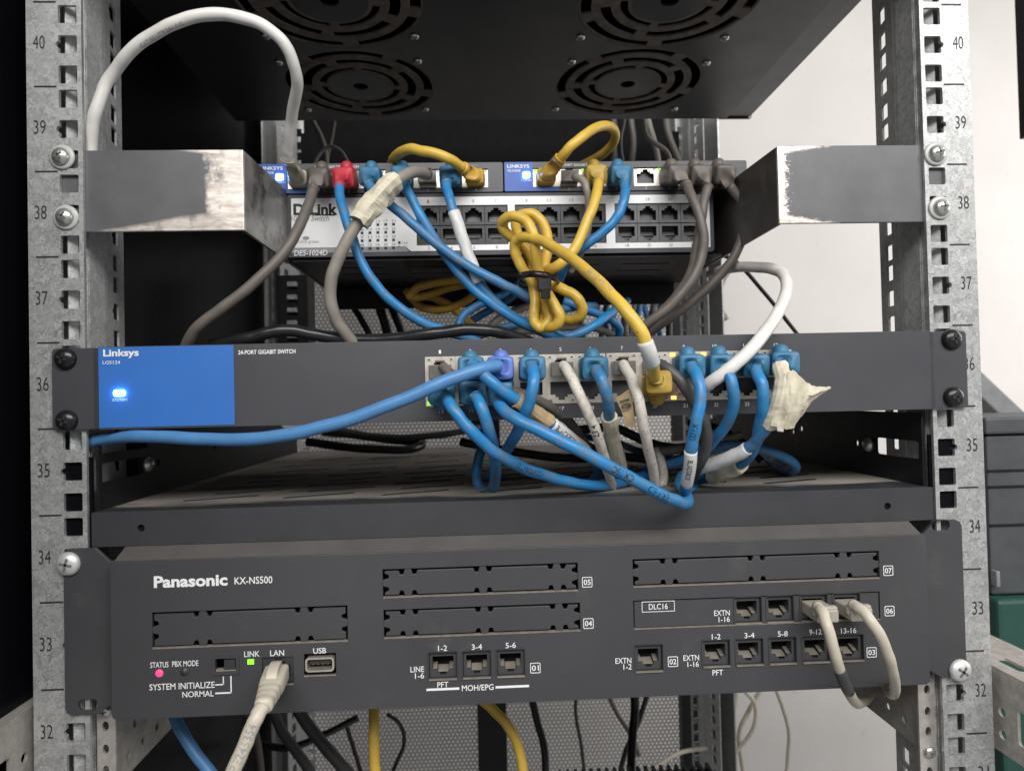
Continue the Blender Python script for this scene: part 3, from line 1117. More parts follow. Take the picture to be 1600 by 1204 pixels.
for sd in (-1, 1):
    m = MB()
    xs = sd * 223.5
    hol = [rect(8, 50, -207, -197, 1.5, 2), circ(72, -202, 2.2, 12), circ(150, -196, 2.5, 12), circ(164, -199, 2.2, 12), rect(180, 196, -200, -196, 1.5, 2)] + ([rect(8, 58, -192, -186.5, 1, 2)] if sd < 0 else [])
    m.plate([(5, -238), (5, -181), (300, -181), (400, -205), (400, -238)], hol, 0, 1.5, BLACK, lambda u, d, z: (xs - sd * d, u, z))
    m.build('side_wall', t)
    m = MB()
    m.box(*sorted((sd * 224, sd * 250)), 2.3, 3.9, -238, -193, PANELBLK)
    m.build('mounting_flange', t)
    m = MB()
    screw(m, (sd * 221.8, 56, -202), 4.6, STEEL, 4.5, cross=False, axis=(-sd, 0, 0))
    m.build('screw', t)

# ------------------------------------------------------------------ telephone exchange unit
t = thing('phone_exchange', 'wide dark grey telephone exchange unit with blank slot covers and rows of jacks', 'phone exchange', (0, 100, -323))
Yp = -11
pp = lambda px, py: (W(px, py, Yp).x, W(px, py, Yp).z)
covers = [((237, 957), (543, 945), (238, 1013), (543, 1000), (0.25, 0.78)), ((598, 889), (903, 879), (598, 934), (903, 921), (0.12, 0.51, 0.9)),
          ((599, 953), (906, 941), (600, 998), (907, 983), (0.12, 0.51, 0.9)), ((988, 873), (1374, 861), (990, 917), (1374, 902), (0.14, 0.5, 0.86))]
card = ((990, 937), (1375, 925), (990, 983), (1375, 966))


def qrect(q):
    P = [pp(*c) for c in q[:4]]
    return ((P[0][0] + P[2][0]) / 2, (P[1][0] + P[3][0]) / 2, (P[2][1] + P[3][1]) / 2, (P[0][1] + P[1][1]) / 2)


jpx = [(692, 1038), (745, 1037), (798, 1035), (1014, 1027), (1119, 1020), (1171, 1018), (1223, 1016), (1275, 1013), (1328, 1009)]
jcard = [(1169, 953), (1219, 951), (1272, 948), (1323, 946)]
jr = [(pp(*c)[0], pp(*c)[1]) for c in jpx]
zz = sum(z for x, z in jr[:3]) / 3
jr = [(x, zz) for x, z in jr[:3]] + [(jr[3][0], jr[3][1])] + [(x, sum(q[1] for q in jr[4:]) / 5) for x, z in jr[4:]]
jc = [(pp(*c)[0], sum(pp(*k)[1] for k in jcard) / 4) for c in jcard]
holes = [rect(*qrect(q)) for q in covers] + [rect(*qrect(card))]
JW, JH = 7.1, 6.6
holes += [rect(x - JW, x + JW, z - JH, z + JH) for x, z in jr]
lan = pp(434, 1047)
usb = pp(500, 1037)
swc = pp(353, 1038)
holes += [rect(lan[0] - 7.8, lan[0] + 7.8, lan[1] - 6.6, lan[1] + 6.6), rect(usb[0] - 8, usb[0] + 8, usb[1] - 5.3, usb[1] + 5.3), rect(swc[0] - 5.2, swc[0] + 5.2, swc[1] - 3.4, swc[1] + 3.4)]
PZ0, PZ1 = -323.4, -244.6
m = MB()
m.plate(rect(-208.8, 211.8, PZ0, PZ1, 3.0, 4), holes, Yp, Yp + 2.2, CHAR)
m.build('front_panel', t, bevel=0.25)
m = MB()
m.add([(-207, Yp + 0.8, PZ1 + 0.05), (210, Yp + 0.8, PZ1 + 0.05), (209, -1, PZ1 + 5.4), (-206, -1, PZ1 + 5.4), (209, 14, PZ1 + 5.4), (-206, 14, PZ1 + 5.4)], [(0, 1, 2, 3), (3, 2, 4, 5)], TOPDUST)
m.build('top_bevel', t)
m = MB()
m.box(-208, 211, 14, 320, PZ0, PZ1 + 5.2, CHARD)
m.box(-208, 211, Yp + 12, 14, PZ0 + 0.5, PZ1 + 0.2, CAVITY)
m.box(-208.4, -205, Yp + 2.3, 14, PZ0 + 0.6, PZ1, CHARD)
m.box(208.4, 211.4, Yp + 2.3, 14, PZ0 + 0.6, PZ1, CHARD)
m.build('housing', t)
for sd in (-1, 1):
    m = MB()
    xo, xi = (-236.5, -209.3) if sd < 0 else (238, 212.3)
    pts = [(xi, -246), (xi - sd * -4.5 * 1 if False else xi + sd * 4, -246), (xi + sd * 11, -239.2), (xo - sd * 3, -239.2), (xo - sd * 0.8, -240.4), (xo, -242.5), (xo, -320), (xo - sd * 0.9, -322.4), (xo - sd * 3, -323.6), (xi + sd * 11, -323.6), (xi + sd * 4, -319), (xi, -319)]
    if sd > 0:
        hole = pp(1487, 825)
    else:
        hole = pp(122, 1113)
    m.plate(pts, [rect(hole[0] - 5, hole[0] + 5, hole[1] - 3, hole[1] + 3, 2.9, 5)], -2.4, -0.3, CHAR)
    m.build('mounting_ear', t, bevel=0.3)
for px, py in ((108, 880), (1499, 1046)):
    p = W(px, py, -2.5)
    m = MB()
    screw(m, (p.x, -2.5, p.z), 6.1, STEELW, 3.6, ang=random.random() * 3)
    m.build('screw', t)


def cover_outline(x0, x1, z0, z1, tabs):
    g, nd, tw, nw = 1.0, 2.0, 1.5, 4.8
    top = []
    def edge(fr, to, fixed, sgn, horiz):
        L_ = abs(to - fr)
        d = 1 if to > fr else -1
        pts = []
        cs = [fr + (to - fr) * (c if d > 0 else 1 - c) for c in (tabs if horiz else (0.5,))]
        cs.sort(key=lambda v: v * d)
        for c in cs:
            for off, dep in ((-nw, 0), (-nw + 0.8, nd), (-tw - 0.9, nd), (-tw, -g - 0.05), (tw, -g - 0.05), (tw + 0.9, nd), (nw - 0.8, nd), (nw, 0)):
                a = c + d * off
                pts.append((a, fixed - sgn * dep) if horiz else (fixed - sgn * dep, a))
        return pts
    X0, X1, Z0, Z1 = x0 + g, x1 - g, z0 + g, z1 - g
    p = [(X0, Z0)] + edge(X0, X1, Z0, -1, True) + [(X1, Z0)] + edge(Z0, Z1, X1, 1, False) + [(X1, Z1)] + edge(X1, X0, Z1, 1, True) + [(X0, Z1)] + edge(Z1, Z0, X0, -1, False)
    return p


ledges = []
for q in covers:
    r = qrect(q)
    m = MB()
    m.plate(cover_outline(*r, q[4]), [], Yp + 0.45, Yp + 2.4, CHAR)
    m.build('slot_cover', t, bevel=0.25)
    ledges.append(r)
r = qrect(card)
m = MB()
m.plate(rect(r[0] + 0.6, r[1] - 0.6, r[2] + 0.6, r[3] - 0.6), [rect(x - JW, x + JW, z - JH, z + JH) for x, z in jc], Yp + 0.35, Yp + 2.2, CHAR)
m.build('expansion_card', t)


m = MB()
for a, c, d, e in ledges + [r]:
    m.box(a + 0.1, c - 0.1, Yp - 0.25, Yp + 2.1, d - 0.35, d + 0.22, DUSTLEDGE)
m.build('dust_line', t)


def phone_jack(x, z, y0, plugged=False):
    m = MB()
    y = y0 + 1.6
    o = [(-5.4, -2.6), (-3.0, -2.6), (-3.0, -4.1), (-1.6, -4.1), (-1.6, -5.3), (1.6, -5.3), (1.6, -4.1), (3.0, -4.1), (3.0, -2.6), (5.4, -2.6), (5.4, 4.2), (-5.4, 4.2)]
    o = [(x + a, z + c) for a, c in o]
    m.plate(rect(x - JW + 0.25, x + JW - 0.25, z - JH + 0.25, z + JH - 0.25), [o], y, y + 1.2, CHAR, back=False)
    m.plate(o, [], y + 1.1, y + 12, CHARD, front=False)
    m.box(x - JW, x + JW, y0 - 0.9, y0 + 1.7, z - JH - 0.75, z - JH - 0.02, DUSTLEDGE)
    m.box(x - JW, x + JW, y0 - 0.45, y0 + 0.2, z + JH + 0.02, z + JH + 0.5, CHARD)
    m.box(x - JW - 0.5, x - JW - 0.02, y0 - 0.45, y0 + 0.2, z - JH, z + JH, CHAR)
    m.box(x + JW + 0.02, x + JW + 0.5, y0 - 0.45, y0 + 0.2, z - JH, z + JH, CHARD)
    for a, c, zt in ((-5.3, -3.1, -2.6), (3.1, 5.3, -2.6), (-2.8, 2.8, -4.1)):
        m.add([(x + a, y + 1.0, z + zt - 0.02), (x + c, y + 1.0, z + zt - 0.02), (x + c, y + 7, z + zt + 1.6), (x + a, y + 7, z + zt + 1.6)], [(0, 1, 2, 3)], DUSTLEDGE)
    for j in range(6):
        xx = x + (j - 2.5) * 1.1
        m.box(xx - 0.2, xx + 0.2, y + 6, y + 11, z + 2.2, z + 4.0, JACKGREY)
    return m.build('jack', t)


for x, z in jr:
    phone_jack(x, z, Yp)
for x, z in jc:
    phone_jack(x, z, Yp + 0.35)
m = MB()
x, z = lan
m.plate(rect(x - 7.7, x + 7.7, z - 6.5, z + 6.5), [jack_outline(x, z - 0.8, 11.7, 6.8, 1)], Yp + 1.0, Yp + 2.5, CHARD, back=False)
jack_inside(m, x, z - 0.8, Yp + 2.4, 11.7, 6.8, 1, 10, CAVITY)
m.box(x - 7.8, x + 7.8, Yp - 0.8, Yp + 1, z - 7.3, z - 6.62, DUSTLEDGE)
m.build('jack', t)
m = MB()
x, z = usb
m.plate(rect(x - 7.2, x + 7.2, z - 3.6, z + 3.6, 1.8, 4), [rect(x - 6.3, x + 6.3, z - 2.7, z + 2.7, 1.2, 4)], Yp - 0.8, Yp + 9, JACKMETAL)
m.box(x - 5.2, x + 5.2, Yp + 1, Yp + 9, z - 0.2, z + 1.9, JACKBLK)
for j in range(4):
    m.box(x - 4.2 + j * 2.4, x - 3.0 + j * 2.4, Yp + 1.2, Yp + 7, z - 0.5, z - 0.22, PINS)
m.box(x - 8, x + 8, Yp - 0.5, Yp + 1, z - 6, z - 5.32, DUSTLEDGE)
m.build('usb_socket', t)
m = MB()
x, z = swc
m.plate(rect(x - 6.6, x + 6.6, z - 4.8, z + 4.4, 1), [rect(x - 5.2, x + 5.2, z - 3.4, z + 3.4, 0.5)], Yp - 0.7, Yp - 0.05, CHAR)
m.box(x - 0.8, x + 4.6, Yp - 0.2, Yp + 6, z - 2.2, z + 2.6, CHARD)
m.box(x - 5.1, x + 5.1, Yp + 0.2, Yp + 3, z - 3.3, z - 2.4, DUSTLEDGE)
m.build('mode_switch', t)
y = Yp - 0.15
for px, py, mt, r in ((249, 1051, LEDRED, 1.25), (288, 1049, CHARD, 1.5)):
    p = pp(px, py)
    m = MB()
    m.lathe((p[0], Yp, p[1]), (0, -1, 0), [(0, r + 0.6), (0.3, r + 0.5), (0.3, r), (0.7, r * 0.8), (0.9, 0.05)], mt)
    m.build('indicator_light', t)
p = pp(392, 1033)
m = MB()
m.box(p[0] - 1.5, p[0] + 1.5, Yp - 0.4, Yp, p[1] - 1.2, p[1] + 1.2, LEDGREEN)
m.build('indicator_light', t)
m = MB()
for s, cx, cy, w, h, bd in (('Panasonic', 298, 907, 110, 18, 0.035), ('KX-NS500', 396, 906, 57, 11, 0.008), ('STATUS', 249, 1038, 27, 8.5, 0.006), ('PBX MODE', 289.5, 1036, 39, 8.5, 0.006),
                            ('SYSTEM INITIALIZE', 284.5, 1071, 97, 9.5, 0.008), ('NORMAL', 309.5, 1083.5, 47, 9, 0.008), ('LINK', 393.5, 1021, 23, 8.5, 0.006), ('LAN', 433, 1019.5, 21, 8.5, 0.006), ('USB', 499.5, 1016, 19.5, 8.5, 0.008),
                            ('LINE', 652, 1045, 21, 8.5, 0.006), ('1-6', 655.5, 1055, 14, 8.5, 0.006), ('1-2', 691.5, 1012, 14, 8.5, 0.006), ('3-4', 745, 1010, 16, 8.5, 0.006), ('5-6', 798, 1007.5, 16, 8.5, 0.006), ('PFT', 692, 1069, 17, 8.5, 0.006), ('MOH/EPG', 746.5, 1073.5, 49, 9, 0.008),
                            ('DLC16', 1028.5, 947, 30, 9, 0.008), ('EXTN', 1128, 957, 25, 8.5, 0.006), ('1-16', 1131.5, 967, 18, 8.5, 0.006), ('EXTN', 974, 1031.5, 25, 8.5, 0.006), ('1-2', 980.5, 1041, 13, 8.5, 0.006),
                            ('EXTN', 1080, 1027, 25, 8.5, 0.006), ('1-16', 1083, 1037, 18, 8.5, 0.006), ('1-2', 1119, 994, 14, 8.5, 0.006), ('3-4', 1171, 992, 16, 8.5, 0.006), ('5-8', 1223, 989.5, 16, 8.5, 0.006), ('9-12', 1274, 986.5, 20, 8.5, 0.006), ('13-16', 1326, 984.5, 25, 8.5, 0.006), ('PFT', 1121.5, 1050, 17, 8.5, 0.006)):
    T(m, s, cx, cy, w, h, y, WHITE, bd)
for s, cx, cy in (('05', 917.5, 909), ('04', 919.5, 973.5), ('01', 836.5, 1043), ('02', 1051.5, 1033), ('07', 1388, 891), ('06', 1390, 954), ('03', 1362, 1018.5)):
    T(m, s, cx, cy, 11, 8.5, y, WHITE, 0.012)
    p = W(cx, cy, y)
    m.plate(rect(p.x - 2.65, p.x + 2.65, p.z - 2.65, p.z + 2.65, 0.6, 3), [rect(p.x - 2.3, p.x + 2.3, p.z - 2.3, p.z + 2.3, 0.4, 3)], y, y + 0.1, WHITE)
p = W(1028.5, 947, y)
m.plate(rect(p.x - 8.6, p.x + 8.6, p.z - 2.75, p.z + 2.75), [rect(p.x - 8.3, p.x + 8.3, p.z - 2.45, p.z + 2.45)], y, y + 0.1, WHITE)


def line(a, c, w=0.45):
    a, c = W(*a, y), W(*c, y)
    m.box(min(a.x, c.x) - w / 2, max(a.x, c.x) + w / 2, y, y + 0.1, min(a.z, c.z) - w / 2, max(a.z, c.z) + w / 2, WHITE)


for a, c in (((667, 1076), (717, 1076)), ((775, 1072), (826, 1072)), ((337, 1069), (349, 1069)), ((349, 1057), (349, 1069)), ((337, 1082), (361, 1082)), ((361, 1056), (361, 1082))):
    line(a, c)
m.build('lettering', t)


# ------------------------------------------------------------------ cables
def superell(c, x, y, w, h, n=20, e=0.45):
    out = []
    for k in range(n):
        a = 2 * math.pi * k / n
        ca, sa = math.cos(a), math.sin(a)
        out.append(c + x * (math.copysign(abs(ca) ** e, ca) * w / 2) + y * (math.copysign(abs(sa) ** e, sa) * h / 2))
    return out


def boot_mesh(base, end, endt, up, mat, ribs=True, w=13.2, h=12.0, hood=True, bl=None, neck=0.7, outdir=(0, -1, 0)):
    """moulded strain relief from a jack (base) to where the cable leaves it (end, direction endt)"""
    mb = MB()
    o = Vector(outdir)
    base, end, endt = Vector(base), Vector(end), Vector(endt).normalized()
    upv = Vector((0, 0, up))
    tot = (end - base).length
    slim = bl is not None
    bl = bl or min(19.5, tot * 0.8)
    side = end - base
    side = side - o * side.dot(o)
    b1 = base + o * bl + side * (0.5 * bl / max(tot, 1e-3))
    X = o.cross(upv)
    rings = []
    td = (end - b1).normalized()
    tg1 = (o * 0.62 + td * 0.38).normalized()

    def ring(p, tg, w_, h_, e_):
        x = tg.cross(upv)
        x = x.normalized() if x.length > 0.2 else X
        rings.append(superell(p, x, x.cross(tg).normalized(), w_, h_, 28, e_))
    n = 19
    for i in range(n):
        k = i / (n - 1)
        g = 0.94 if ribs and 0.3 < k < 0.95 and i % 2 == 1 else 1
        p = base.lerp(b1, k) - side * (0.5 * bl / max(tot, 1e-3)) * k * (1 - k)
        tg = (o * (1 - k) + tg1 * k).normalized()
        ring(p, tg, w * g, h * g, 0.34)
    ring(b1 + tg1 * 0.7, tg1, w * 0.93, h * 0.92, 0.38)
    ring(b1 + tg1 * 1.1, tg1, w * 0.78, h * 0.76, 0.5)
    m_ = 15 if slim else 5
    for i in range(m_):
        k = (i + 0.7) / (m_ - 0.3)
        kk = k * 0.7 if slim else min(1, k * 1.3)
        tg = (tg1 * (1 - k) - endt * k).normalized()
        g = 0.92 if ribs and i % 2 == 1 and tot > 27 else 1
        ring((b1 + tg1 * 1.2).lerp(end, k), tg, (w * neck * (1 - kk) + 7.4 * kk) * g, (h * neck * (1 - kk) + 7.4 * kk) * g, 0.6 + 0.4 * kk)
    mb.loft(rings, mat, True, True)
    if hood:
        c = base + o * 5.5 + upv * (h / 2 - 1.2)
        rr = []
        for i in range(9):
            a = math.pi / 2 * i / 8
            rr.append([c + upv * (5.6 * math.sin(a)) + Vector((math.cos(q) * 4.3, 0, 0)) * math.cos(a) ** 0.6 + o * (math.sin(q) * 5.4 * math.cos(a) ** 0.6) for q in [2 * math.pi * j / 18 for j in range(18)]])
        mb.loft(rr, mat, True, True)
    return mb


def plug_mesh(base, mat, up=1, out=7, outdir=(0, -1, 0)):
    mb = MB()
    x, y_, z = base
    mb.box(x - 5.8, x + 5.8, y_ - out, y_ + 6, z - 4.0, z + 3.6, mat)
    mb.add([(x - 2.6, y_ - out * 0.9, z + up * 4.8), (x + 2.6, y_ - out * 0.9, z + up * 4.8), (x + 2.6, y_ + 3, z + up * 3.8), (x - 2.6, y_ + 3, z + up * 3.8),
            (x - 2.6, y_ - out * 0.9, z + up * 5.9), (x + 2.6, y_ - out * 0.9, z + up * 5.9), (x + 2.6, y_ + 3, z + up * 5.2), (x - 2.6, y_ + 3, z + up * 5.2)],
           [(0, 1, 2, 3), (4, 5, 6, 7), (0, 1, 5, 4), (2, 3, 7, 6), (0, 3, 7, 4), (1, 2, 6, 5)], mat)
    return mb


def cable(label, mat, pts, r=3.0, boots=(), wraps=(), texts=(), name='network_cable', cat='cable', group=None, per=9, world=None):
    """pts: (px, py, Y) on the photograph at depth Y, or world points"""
    c = world or [W(*p) for p in pts]
    path, us = spline(c, per)
    sd0 = len(label) * 1.37 + c[0].x
    for i, p_ in enumerate(path):
        if 2 < i < len(path) - 2:
            path[i] = p_ + hnoise.noise_vector(Vector((i * 0.23 + sd0, sd0, 0))) * 0.45
    t = thing(name, label, cat, c[0], group)
    m = MB()
    m.tube(path, [r * (1 + 0.05 * hnoise.noise(Vector((i * 0.31 + sd0, 5.0, 0)))) for i in range(len(path))], mat, 14)
    m.build('jacket', t)
    fr = frames(path)
    for bt in boots:
        kind, base, bm = bt['kind'], Vector(bt['at']), bt.get('mat', mat)
        at_end = bt.get('end', False)
        e = path[-1] if at_end else path[0]
        td = (path[-3] - path[-1]) if at_end else (path[2] - path[0])
        if kind == 'boot':
            boot_mesh(base, e, td, bt.get('up', 1), bm, bt.get('ribs', True), bt.get('w', 13.2), bt.get('h', 12.0), bt.get('hood', True), bt.get('bl'), bt.get('neck', 0.7)).build('boot', t)
        else:
            o = plug_mesh(base, bm, bt.get('up', 1), bt.get('out', 7)).build('plug', t, bevel=0.5)
    for a, c_, wm, rs, jit in wraps:
        idx = [i for i, u in enumerate(us) if a <= u <= c_]
        if len(idx) < 2:
            continue
        rings = []
        n = 11 if jit > 0.08 else 24
        sd_ = len(label) * 3.7 + a
        for q, i in enumerate(idx):
            p, tg, nn, bb = fr[i]
            row = []
            for k in range(n):
                an = 2 * math.pi * k / n
                d_ = nn * math.cos(an) + bb * math.sin(an) * (1 - jit)
                qv = Vector((math.cos(an) * 1.5, math.sin(an) * 1.5, q * 0.16 + sd_))
                f_ = 1 + jit * (1.5 * hnoise.noise(qv) + 1.1 * hnoise.noise(qv * 2.7))
                rag = 6 * jit if q in (0, len(idx) - 1) else 0.6 * jit
                row.append(p + d_ * r * rs * f_ + tg * rag * hnoise.noise(qv * 3.1) * 2)
            rings.append(row)
        m = MB()
        m.loft(rings, wm, True, jit <= 0.08)
        m.build('tape_wrap' if jit > 0.05 else 'label_sleeve', t)
    if texts:
        m = MB()
        for u0, s, size, tm, dirn, off, rs in texts:
            i0 = min(range(len(us)), key=lambda i: abs(us[i] - u0))
            v, f = glyphs(s, 0.004)
            wdt = len(s) * size * 0.62
            acc = [0]
            for i in range(1, len(path)):
                acc.append(acc[-1] + (path[i] - path[i - 1]).length)
            out = []
            for a, b_ in v:
                sp = acc[i0] + dirn * (a - 0.5) * wdt
                j = max(1, min(len(path) - 1, next((k for k in range(len(acc)) if acc[k] >= sp), len(path) - 1)))
                fct = (sp - acc[j - 1]) / max(acc[j] - acc[j - 1], 1e-6)
                p = path[j - 1].lerp(path[j], max(0, min(1, fct)))
                tg = (path[j] - path[j - 1]).normalized()
                N = (CAM - p)
                N = (N - tg * N.dot(tg)).normalized()
                B = N.cross(tg) * dirn
                ang = ((b_ - 0.5) * size) / (r * rs) + off
                out.append(p + (N * math.cos(ang) + B * math.sin(ang)) * (r * rs + 0.06))
            m.add(out, f, tm)
        m.build('lettering', t, recalc=False)
    return t


ZR = zmid + 5.0      # top row of the wide switch
ZL = zmid - 5.0
topj = lambda k: (PX_[k], Yl, ZR)
botj = lambda k: (PX_[k], Yl, ZL)
G1 = 'cables plugged into the wide switch'

cable('clean pale blue cable sweeping left from the wide switch to the left rail', BLUEC,
      [(778, 571, -27), (745, 578, -34), (690, 598, -36), (620, 628, -34), (530, 660, -30), (430, 682, -24), (330, 686, -14), (230, 681, -6), (160, 686, 6), (118, 698, 14), (85, 720, 18)], 3.25,
      [dict(kind='boot', at=topj(2), mat=BOOTP)], texts=(), group=G1)
cable('dark grey cable in the leftmost top port of the wide switch', GRYD,
      [(692, 572, -9), (705, 585, -14), (735, 596, -16), (775, 605, -18), (830, 620, -14), (880, 650, 0), (905, 680, 20), (925, 715, 50)], 2.7,
      [dict(kind='plug', at=topj(0), mat=CLEAR, out=5)], group=G1)
cable('blue cable with brown tape and a printed white sleeve, from the second top port', BLUE,
      [(738, 570, -26), (752, 583, -32), (775, 602, -33), (803, 622, -30), (833, 642, -24), (862, 662, -16), (890, 683, -8), (915, 705, 6), (935, 735, 40), (920, 760, 70)], 3.0,
      [dict(kind='boot', at=topj(1), mat=BOOTB)], wraps=[(3.1, 4.9, TANTAPE, 1.3, 0.12), (5.0, 7.0, SLEEVE, 1.12, 0.01)], texts=[(5.7, 'BLACKBOX', 3.0, INK, 1, 0, 1.14)], group=G1)
cable('blue cable hanging from the fourth top port and leaning left', BLUE,
      [(831, 572, -26), (834, 592, -33), (829, 620, -34), (820, 648, -28), (808, 676, -18), (793, 700, 0), (775, 725, 30), (768, 745, 60)], 3.0,
      [dict(kind='boot', at=topj(3), mat=BOOTB)], group=G1)
cable('stained white cable from the fifth top port ending in a loop on the shelf', DIRTY,
      [(880, 570, -10), (892, 588, -20), (908, 622, -24), (926, 660, -20), (940, 700, -8), (950, 738, 12), (958, 762, 30), (970, 762, 42), (974, 738, 40), (966, 700, 34), (950, 670, 40)], 2.75,
      [dict(kind='plug', at=topj(4), mat=CLEAR, out=7)], texts=[(3.2, '23/4', 3.2, INK, -1, 0.2, 1)], group=G1)
cable('short blue cable from the sixth top port running into cream tape', BLUED,
      [(931, 578, -26), (941, 595, -32), (949, 622, -30), (952, 650, -18), (956, 680, 0), (964, 720, 20), (970, 750, 45), (955, 765, 80)], 3.0,
      [dict(kind='boot', at=topj(5), mat=BOOTB)], wraps=[(3.0, 5.3, TAPE, 1.45, 0.14)], group=G1)
cable('white cable from the seventh top port dropping to the shelf edge', DIRTY,
      [(973, 568, -10), (986, 590, -20), (997, 625, -24), (1005, 665, -20), (1014, 705, -8), (1022, 745, 8), (1024, 775, 22), (1034, 762, 40), (1036, 730, 42), (1022, 700, 45)], 2.75,
      [dict(kind='plug', at=topj(6), mat=CLEAR, out=7)], group=G1)
cable('blue cable with a printed white sleeve hanging from the ninth top port', BLUE,
      [(1080, 573, -26), (1090, 592, -33), (1094, 622, -36), (1088, 660, -36), (1081, 695, -32), (1078, 725, -26), (1073, 755, -14), (1070, 775, 4), (1085, 760, 30)], 3.0,
      [dict(kind='boot', at=topj(8), mat=BOOTB)], wraps=[(4.3, 6.05, SLEEVE, 1.08, 0.01)], texts=[(5.1, 'BLACKBOX', 2.7, INK, 1, 0, 1.1), (3.3, 'COMM', 3.2, INK, -1, 0.1, 1)], group=G1)
cable('blue cable curving left behind its neighbours from the tenth top port', BLUE,
      [(1128, 575, -24), (1142, 592, -28), (1147, 622, -28), (1140, 652, -20), (1120, 683, -6), (1092, 708, 14), (1050, 725, 40), (1000, 735, 80)], 3.0,
      [dict(kind='boot', at=topj(9), mat=BOOTB)], group=G1)
cable('blue cable hanging from the eleventh top port with old tape lower down', BLUE,
      [(1180, 577, -26), (1189, 596, -32), (1192, 628, -32), (1187, 665, -24), (1180, 695, -14), (1168, 715, -4), (1150, 730, 8), (1120, 742, 20), (1085, 750, 40)], 3.0,
      [dict(kind='boot', at=topj(10), mat=BOOTB)], wraps=[(5.6, 7.3, TAPE, 1.7, 0.16)], group=G1)
tc = cable('cable wrapped in cream masking tape from the last top port, with a torn tape flag', BLUED,
      [(1218, 567, -26), (1223, 590, -33), (1219, 622, -34), (1207, 650, -30), (1192, 675, -24), (1175, 695, -16), (1150, 710, -8), (1115, 724, 4), (1080, 738, 20), (1060, 760, 50)], 3.0,
      [dict(kind='boot', at=topj(11), mat=BOOTB)], wraps=[(0.2, 3.6, TAPE, 1.4, 0.1), (5.3, 8.0, SLEEVE, 1.2, 0.05)], group=G1)
m = MB()
fl = [[(1226, 583, -37.5), (1221, 618, -37.8), (1211, 646, -35), (1203, 664, -32)], [(1238, 578, -38), (1236, 614, -40), (1230, 644, -38), (1220, 669, -34)],
      [(1244, 582, -36), (1243, 614, -37), (1239, 642, -36), (1229, 670, -31)], [(1258, 596, -33), (1254, 618, -33), (1249, 642, -31), (1240, 669, -26)],
      [(1272, 603, -31), (1268, 617, -32), (1261, 633, -29), (1253, 648, -25)], [(1284, 604, -29), (1280, 612, -30), (1274, 619, -28), (1268, 626, -26)], [(1297, 604, -28), (1298, 606, -28), (1296, 608, -28), (1290, 611, -27)]]
G = 4
v, f = [], []
nr, nc = (len(fl) - 1) * G + 1, 3 * G + 1
for a in range(nr):
    i0 = min(a // G, len(fl) - 2)
    ta = a / G - i0
    for b_ in range(nc):
        j0 = min(b_ // G, 2)
        tb = b_ / G - j0
        q = [fl[i0][j0], fl[i0][j0 + 1], fl[i0 + 1][j0], fl[i0 + 1][j0 + 1]]
        q = [(q[0][k] * (1 - tb) + q[1][k] * tb) * (1 - ta) + (q[2][k] * (1 - tb) + q[3][k] * tb) * ta for k in range(3)]
        wv = W(*q)
        wv.y += 1.6 * hnoise.noise(Vector((a * 0.42, b_ * 0.3, 3.3)))
        wv.z += 0.5 * hnoise.noise(Vector((a * 0.9, b_ * 0.9, 8.1)))
        v.append(wv)
f = [(a * nc + b_, a * nc + b_ + 1, (a + 1) * nc + b_ + 1, (a + 1) * nc + b_) for a in range(nr - 1) for b_ in range(nc - 1)]
m.add(v, f, TAPE, False)
m.build('tape_flag', tc, solid=0.3)

cable('blue cable from the leftmost bottom port drooping right past the white loop', BLUE,
      [(697, 622, -26), (709, 640, -33), (735, 672, -34), (770, 704, -28), (815, 730, -16), (865, 747, -2), (915, 757, 12), (955, 757, 26), (1000, 745, 50), (1030, 738, 80)], 3.0,
      [dict(kind='boot', at=botj(0), up=-1, mat=BOOTB)], texts=[(4.1, 'CORPORATION', 3.0, INK, -1, 0.0, 1)], group=G1)
cable('blue cable from the second bottom port making a hanging loop on the shelf', BLUE,
      [(744, 620, -26), (752, 636, -32), (763, 668, -30), (771, 702, -16), (774, 735, 8), (771, 762, 32), (758, 771, 48), (746, 757, 56), (745, 730, 56), (755, 700, 60), (775, 690, 90)], 3.0,
      [dict(kind='boot', at=botj(1), up=-1, mat=BOOTB)], texts=[(3.0, 'CAT 5E', 3.0, INK, -1, -0.2, 1)], group=G1)
cable('long blue cable in front of the others, hanging over the dusty shelf lip', BLUE,
      [(777, 627, -24), (792, 645, -34), (825, 664, -40), (870, 686, -42), (920, 711, -42), (970, 738, -38), (1015, 763, -32), (1050, 780, -24), (1072, 786, -14), (1072, 772, 2), (1062, 755, 20), (1075, 735, 40), (1095, 728, 60)], 3.1,
      [dict(kind='boot', at=botj(2), up=-1, mat=BOOTB)], texts=[(5.0, 'CM 75C', 3.4, INK, -1, 0.0, 1), (6.3, 'VERIFIED', 3.4, INK, -1, 0.0, 1)], group=G1)
cable('dark grey cable from the eighth top port passing behind a blue one', DGRY,
      [(1030, 568, -16), (1050, 582, -22), (1070, 605, -24), (1088, 635, -20), (1102, 665, -16), (1104, 695, -10), (1092, 725, 0), (1080, 750, 20)], 2.9,
      [dict(kind='plug', at=topj(7), mat=CLEAR, out=6)], group=G1)
cable('thick white cable arching from behind the right bracket into a lower port', WHT,
      [(1098, 606, -14), (1112, 596, -22), (1150, 568, -28), (1190, 527, -24), (1218, 484, -10), (1230, 447, 6), (1218, 424, 24), (1180, 417, 50), (1140, 419, 80), (1110, 428, 120)], 3.3,
      [dict(kind='plug', at=botj(8), mat=DIRTY, up=-1, out=6)], group=G1)
